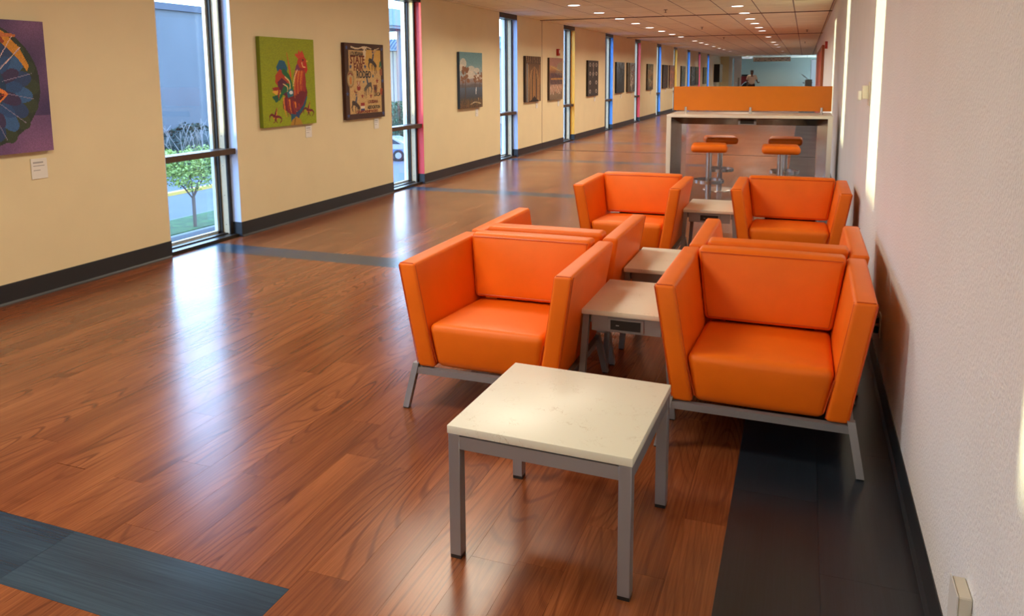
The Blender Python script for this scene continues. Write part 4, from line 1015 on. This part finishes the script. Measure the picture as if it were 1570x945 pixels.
# ================================================================== OUTSIDE
GZ = -3.3
M_ASPH = mat('asphalt', (.075, .085, .10), .85, var=.08, vscale=.6)
M_CONC = mat('outdoor_concrete', (.13, .14, .15), .85, var=.08, vscale=.5)
M_GRASS = mat('grass', (.030, .070, .014), .9, var=.4, vscale=3)
tag(box('ground', -140, -5.7, -60, 260, GZ-.3, GZ, M_ASPH), kind='structure')
tag(box('trim_road', -24.9, -24.6, 10, 60, GZ, GZ+.13, mat('kerb_yellow', (.45, .30, .06), .8)), kind='structure')
isl = box('grass_island', -19.9, -17.6, 17.0, 23.3, GZ, GZ+.14, M_CONC); tag(isl, 'kerbed traffic island of grass under the young tree', 'island')
tag(box('turf', -19.7, -17.8, 17.2, 23.1, GZ+.14, GZ+.17, M_GRASS, isl), kind='stuff')
tag(box('sidewalk', -16.9, -14.5, 12, 60, GZ, GZ+.12, M_CONC), kind='structure')
# concrete building in the first window
def leaves(bm, c, R, n, s, seed, sq=(1, 1, 1), shell=.55):
    rr = random.Random(seed)
    for _ in range(n):
        d = Vector((rr.gauss(0, 1), rr.gauss(0, 1), rr.gauss(0, 1))).normalized(); r = R*(shell+(1-shell)*rr.random()**.5)
        r *= .86+.22*mnoise.noise(d*2.6+Vector((seed, 0, 0)))
        p = Vector(c)+Vector((d.x*sq[0], d.y*sq[1], d.z*sq[2]))*r
        a = Vector((rr.gauss(0, 1), rr.gauss(0, 1), rr.gauss(0, .6))).normalized(); b = a.cross(Vector((rr.gauss(0, 1), rr.gauss(0, 1), rr.gauss(0, 1)))).normalized(); k = s*rr.uniform(.7, 1.3)
        vs = [bm.verts.new(p+a*k*i+b*k*.6*j) for i, j in ((-1, 0), (0, -.8), (1, 0), (0, .8))]; bm.faces.new(vs)
root = empty('concrete_building', (-46, 40, GZ))
box('wall', -6, 6, -50, 13, 0, 9.4, mat('grey_blue_render', (.085, .095, .105), .85, var=.10, vscale=.25, bump=.2, bscale=3), root); box('roof_band', -6.2, 6.2, -50.2, 13.2, 9.4, 9.85, mat('roof_dark', (.04, .05, .07), .7), root)
tag(root, 'tall blank blue-grey concrete building seen through the nearest window', 'building')
# evergreen mound
def shrub(name, c, R, n, s, seed, sq, col, label, cat='shrub'):
    root = empty(name, c); bm = bmesh.new(); bmesh.ops.create_icosphere(bm, subdivisions=3, radius=R*.82)
    for v in bm.verts: v.co = Vector((v.co.x*sq[0], v.co.y*sq[1], v.co.z*sq[2]))*(1+.1*mnoise.noise(v.co*.8))
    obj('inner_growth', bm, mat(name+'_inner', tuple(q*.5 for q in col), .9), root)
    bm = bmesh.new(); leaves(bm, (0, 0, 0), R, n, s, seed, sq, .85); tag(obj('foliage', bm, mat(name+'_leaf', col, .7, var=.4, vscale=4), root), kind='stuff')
    tag(root, label, cat); return root
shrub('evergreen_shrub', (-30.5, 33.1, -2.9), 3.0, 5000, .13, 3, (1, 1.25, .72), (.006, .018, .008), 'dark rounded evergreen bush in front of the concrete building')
# young tree
root = empty('young_tree', (-18.1, 19.45, GZ+.171)); M_BARK = mat('bark', (.10, .075, .06), .9, bump=.4, bscale=20)
bm = bmesh.new(); tube(bm, [(0, 0, 0), (.02, -.02, .45), (0, 0, .95)], .055, 8)
for a, b in (((-.02, 0, .90), (-.25, -.45, 1.55)), ((0, 0, .92), (.1, .45, 1.6)), ((0, 0, .95), (.3, .1, 1.7)), ((0, 0, .95), (-.3, .2, 1.7)), ((0, 0, .9), (.2, -.3, 1.7))):
    m_ = tuple((a[i]+b[i])/2+(.05 if i == 2 else 0) for i in range(3)); tube(bm, [a, m_, b], .025, 6)
obj('trunk', bm, M_BARK, root, smooth=True)
bm = bmesh.new()
for i, (x, y, z, r) in enumerate(((0, -.75, 1.75, .60), (0, .05, 1.55, .66), (.1, .80, 1.75, .62), (-.1, 1.4, 1.95, .6), (.2, -.35, 2.15, .6), (-.2, .45, 2.2, .6), (.1, -1.3, 2.05, .52), (0, 1.1, 2.25, .5), (0, -1.0, 2.35, .35))): leaves(bm, (x, y, z), r, 520, .055, 20+i, (1, 1, .75), .3)
tag(obj('leaves', bm, mat('spring_leaf', (.20, .27, .055), .6, var=.3, vscale=5), root), kind='stuff')
rr = random.Random(12); bm = bmesh.new()
for k in range(15):
    y = rr.uniform(-1.0, 1.1); top = (rr.uniform(-.3, .3), y+rr.uniform(-.35, .25), rr.uniform(2.8, 3.5)); mid = (rr.uniform(-.15, .15), y*.8, 2.5); tube(bm, [(0, y*.4, 1.8), mid, top], .012, 4)
    for q in range(3): h = rr.uniform(.3, .8); p = [mid[i]+(top[i]-mid[i])*h for i in range(3)]; tube(bm, [p, (p[0]+rr.uniform(-.1, .1), p[1]+rr.uniform(-.22, .22), p[2]+rr.uniform(.15, .3))], .008, 4)
obj('bare_twigs', bm, mat('pale_twig', (.16, .15, .15), .8), root)
tag(root, 'young round tree with yellow-green leaves and bare twigs on the island', 'tree')
# hedge + white building + canopy for the second and third windows
hd = empty('clipped_hedge', (-24.5, 44, GZ)); bm = bmesh.new(); bx(bm, -1.6, .4, -1, 7, 0, 3.05, bev=.3, seg=3)
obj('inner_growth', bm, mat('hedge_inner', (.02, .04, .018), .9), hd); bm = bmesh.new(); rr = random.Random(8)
for _ in range(4200):
    f = rr.random(); y = rr.uniform(-1.1, 7.1); z = rr.uniform(0.05, 3.1); x = .45+rr.uniform(-.1, .1)
    if f < .3: x = rr.uniform(-1.6, .4); z = 3.1+rr.uniform(-.08, .1)
    elif f < .6: x = rr.uniform(-1.6, .4); y = -1.05+rr.uniform(-.1, .1)
    p = Vector((x, y, z)); a = Vector((rr.gauss(0, 1), rr.gauss(0, 1), rr.gauss(0, 1))).normalized()*.09; b = a.cross(Vector((rr.gauss(0, 1), rr.gauss(0, 1), rr.gauss(0, 1)))).normalized()*.06; bm.faces.new([bm.verts.new(p+a), bm.verts.new(p+b), bm.verts.new(p-a), bm.verts.new(p-b)])
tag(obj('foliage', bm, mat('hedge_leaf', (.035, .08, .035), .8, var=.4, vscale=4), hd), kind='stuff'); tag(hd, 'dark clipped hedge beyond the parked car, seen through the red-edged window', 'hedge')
root = empty('white_building', (-38, 75, GZ)); M_WCLAD = mat('white_cladding', (.20, .21, .22), .6)
box('wall', -30, 25, 0, 14, 0, 7.8, M_WCLAD, root)
bm = bmesh.new()
for k in range(110): bx(bm, -30+k*.5, -30+k*.5+.06, -.05, 0, .2, 7.6)
tag(obj('cladding_ribs', bm, mat('rib_grey', (.14, .16, .18), .6), root), kind='stuff')
bm = bmesh.new(); hexa(bm, [(-30.3, -.5, 7.7), (25.3, -.5, 7.7), (25.3, 14, 7.7), (-30.3, 14, 7.7)], [(-30.3, 1.2, 8.9), (25.3, 1.2, 8.9), (25.3, 13, 8.9), (-30.3, 13, 8.9)]); rf = obj('mansard_roof', bm, mat('blue_roof', (.06, .11, .16), .5), root)
bm = bmesh.new()
for k in range(140): x = -30+k*.395; hexa(bm, [(x, -.56, 7.7), (x+.16, -.56, 7.7), (x+.16, -.4, 7.7), (x, -.4, 7.7)], [(x, 1.14, 8.92), (x+.16, 1.14, 8.92), (x+.16, 1.3, 8.92), (x, 1.3, 8.92)])
tag(obj('roof_ribs', bm, mat('blue_roof_rib', (.10, .16, .22), .5), rf), kind='stuff')
box('gutter', -30.4, 25.4, -.62, -.5, 7.58, 7.72, mat('gutter_blue', (.07, .16, .30), .5), root)
tag(root, 'white ribbed metal building with a blue roof seen through the second window', 'building')
root = empty('entrance_canopy', (-47, 72, GZ)); bm = bmesh.new(); hexa(bm, [(-9, -3, 9.85), (9, -3, 9.85), (9, 3, 9.85), (-9, 3, 9.85)], [(-9, -3, 12.0), (9, -3, 11.5), (9, 3, 11.5), (-9, 3, 12.0)], bev=.05)
obj('roof_slab', bm, mat('canopy_blue', (.06, .12, .15), .5), root); box('soffit', -8.9, 8.9, -2.9, 2.9, 9.6, 9.85, mat('canopy_dark', (.06, .08, .10), .6), root)
for x in (-8, 8): bm = bmesh.new(); cyl(bm, (x, 0), .25, .25, 0, 9.6, 12); obj('column', bm, M_CONC, root, smooth=True)
tag(root, 'high blue canopy roof above the white building', 'canopy')
# car
root = empty('parked_car', (-23.4, 40.55, GZ), math.radians(12)); M_CARW = mat('car_white', (.30, .31, .33), .25, coat=.5); M_CARB = mat('car_glass', (.03, .045, .06), .08)
bm = bmesh.new(); prof = [(-2.1, .35), (-2.15, .75), (-1.85, .95), (-1.1, .98), (-.55, 1.36), (1.0, 1.38), (1.75, 1.0), (2.05, .9), (2.1, .4)]
A = [bm.verts.new((x, -.82, z)) for x, z in prof]; B = [bm.verts.new((x, .82, z)) for x, z in prof]
for i in range(len(A)): bm.faces.new((A[i], A[(i+1) % len(A)], B[(i+1) % len(A)], B[i]))
bm.faces.new(A[::-1]); bm.faces.new(B); bmesh.ops.bevel(bm, geom=bm.edges[:], offset=.04, segments=2, affect='EDGES'); obj('body', bm, M_CARW, root, smooth=True)
for s in (-1, 1):
    bm = bmesh.new(); y = s*.825; vs = [bm.verts.new((x, y, z)) for x, z in ((-.95, 1.0), (-.5, 1.30), (.95, 1.31), (1.5, 1.0))]; vs2 = [bm.verts.new((x, y+s*.01, z)) for x, z in ((-.95, 1.0), (-.5, 1.30), (.95, 1.31), (1.5, 1.0))]
    for i in range(4): bm.faces.new((vs[i], vs[(i+1) % 4], vs2[(i+1) % 4], vs2[i]))
    bm.faces.new(vs); bm.faces.new(vs2); obj('side_window', bm, M_CARB, root)
    box('lower_panel', -1.5, 1.6, y-.01, y+.02 if s > 0 else y+.01, .45, .70, mat('car_blue', (.06, .12, .24), .3), root)
    for x in (-1.3, 1.35):
        bm = bmesh.new(); bmesh.ops.create_cone(bm, cap_ends=True, segments=24, radius1=.33, radius2=.33, depth=.22, matrix=Matrix.Translation((x, s*.78, .33)) @ Matrix.Rotation(math.pi/2, 4, 'X')); wh = obj('wheel', bm, M_BLACK, root, smooth=True)
        bm = bmesh.new(); bmesh.ops.create_cone(bm, cap_ends=True, segments=16, radius1=.19, radius2=.19, depth=.24, matrix=Matrix.Translation((x, s*.785, .33)) @ Matrix.Rotation(math.pi/2, 4, 'X')); obj('rim', bm, M_SILVER, wh, smooth=True)
tag(root, 'white and blue car parked beyond the red-edged window', 'car')
# unseen low block with a toothed top, added to trim the low sun
root = empty('sun_trim_block', (-23, -14, GZ)); bm = bmesh.new(); bx(bm, -3, 3, -40, 22, 0, 4.75)
obj('wall', bm, M_CONC, root); bm = bmesh.new()
for k in range(200):
    y = -40+k*.31; V_ = [(2.6, y, 4.75), (3.0, y, 4.75), (3.0, y+.29, 4.75), (2.6, y+.29, 4.75)]; hexa(bm, V_, [(2.6, y+.12, 4.95), (3.0, y+.12, 4.95), (3.0, y+.17, 4.95), (2.6, y+.17, 4.95)])
tag(obj('toothed_top', bm, M_CONC, root), kind='stuff')
tag(root, 'unseen low concrete block added outside to trim the low sun', 'building')
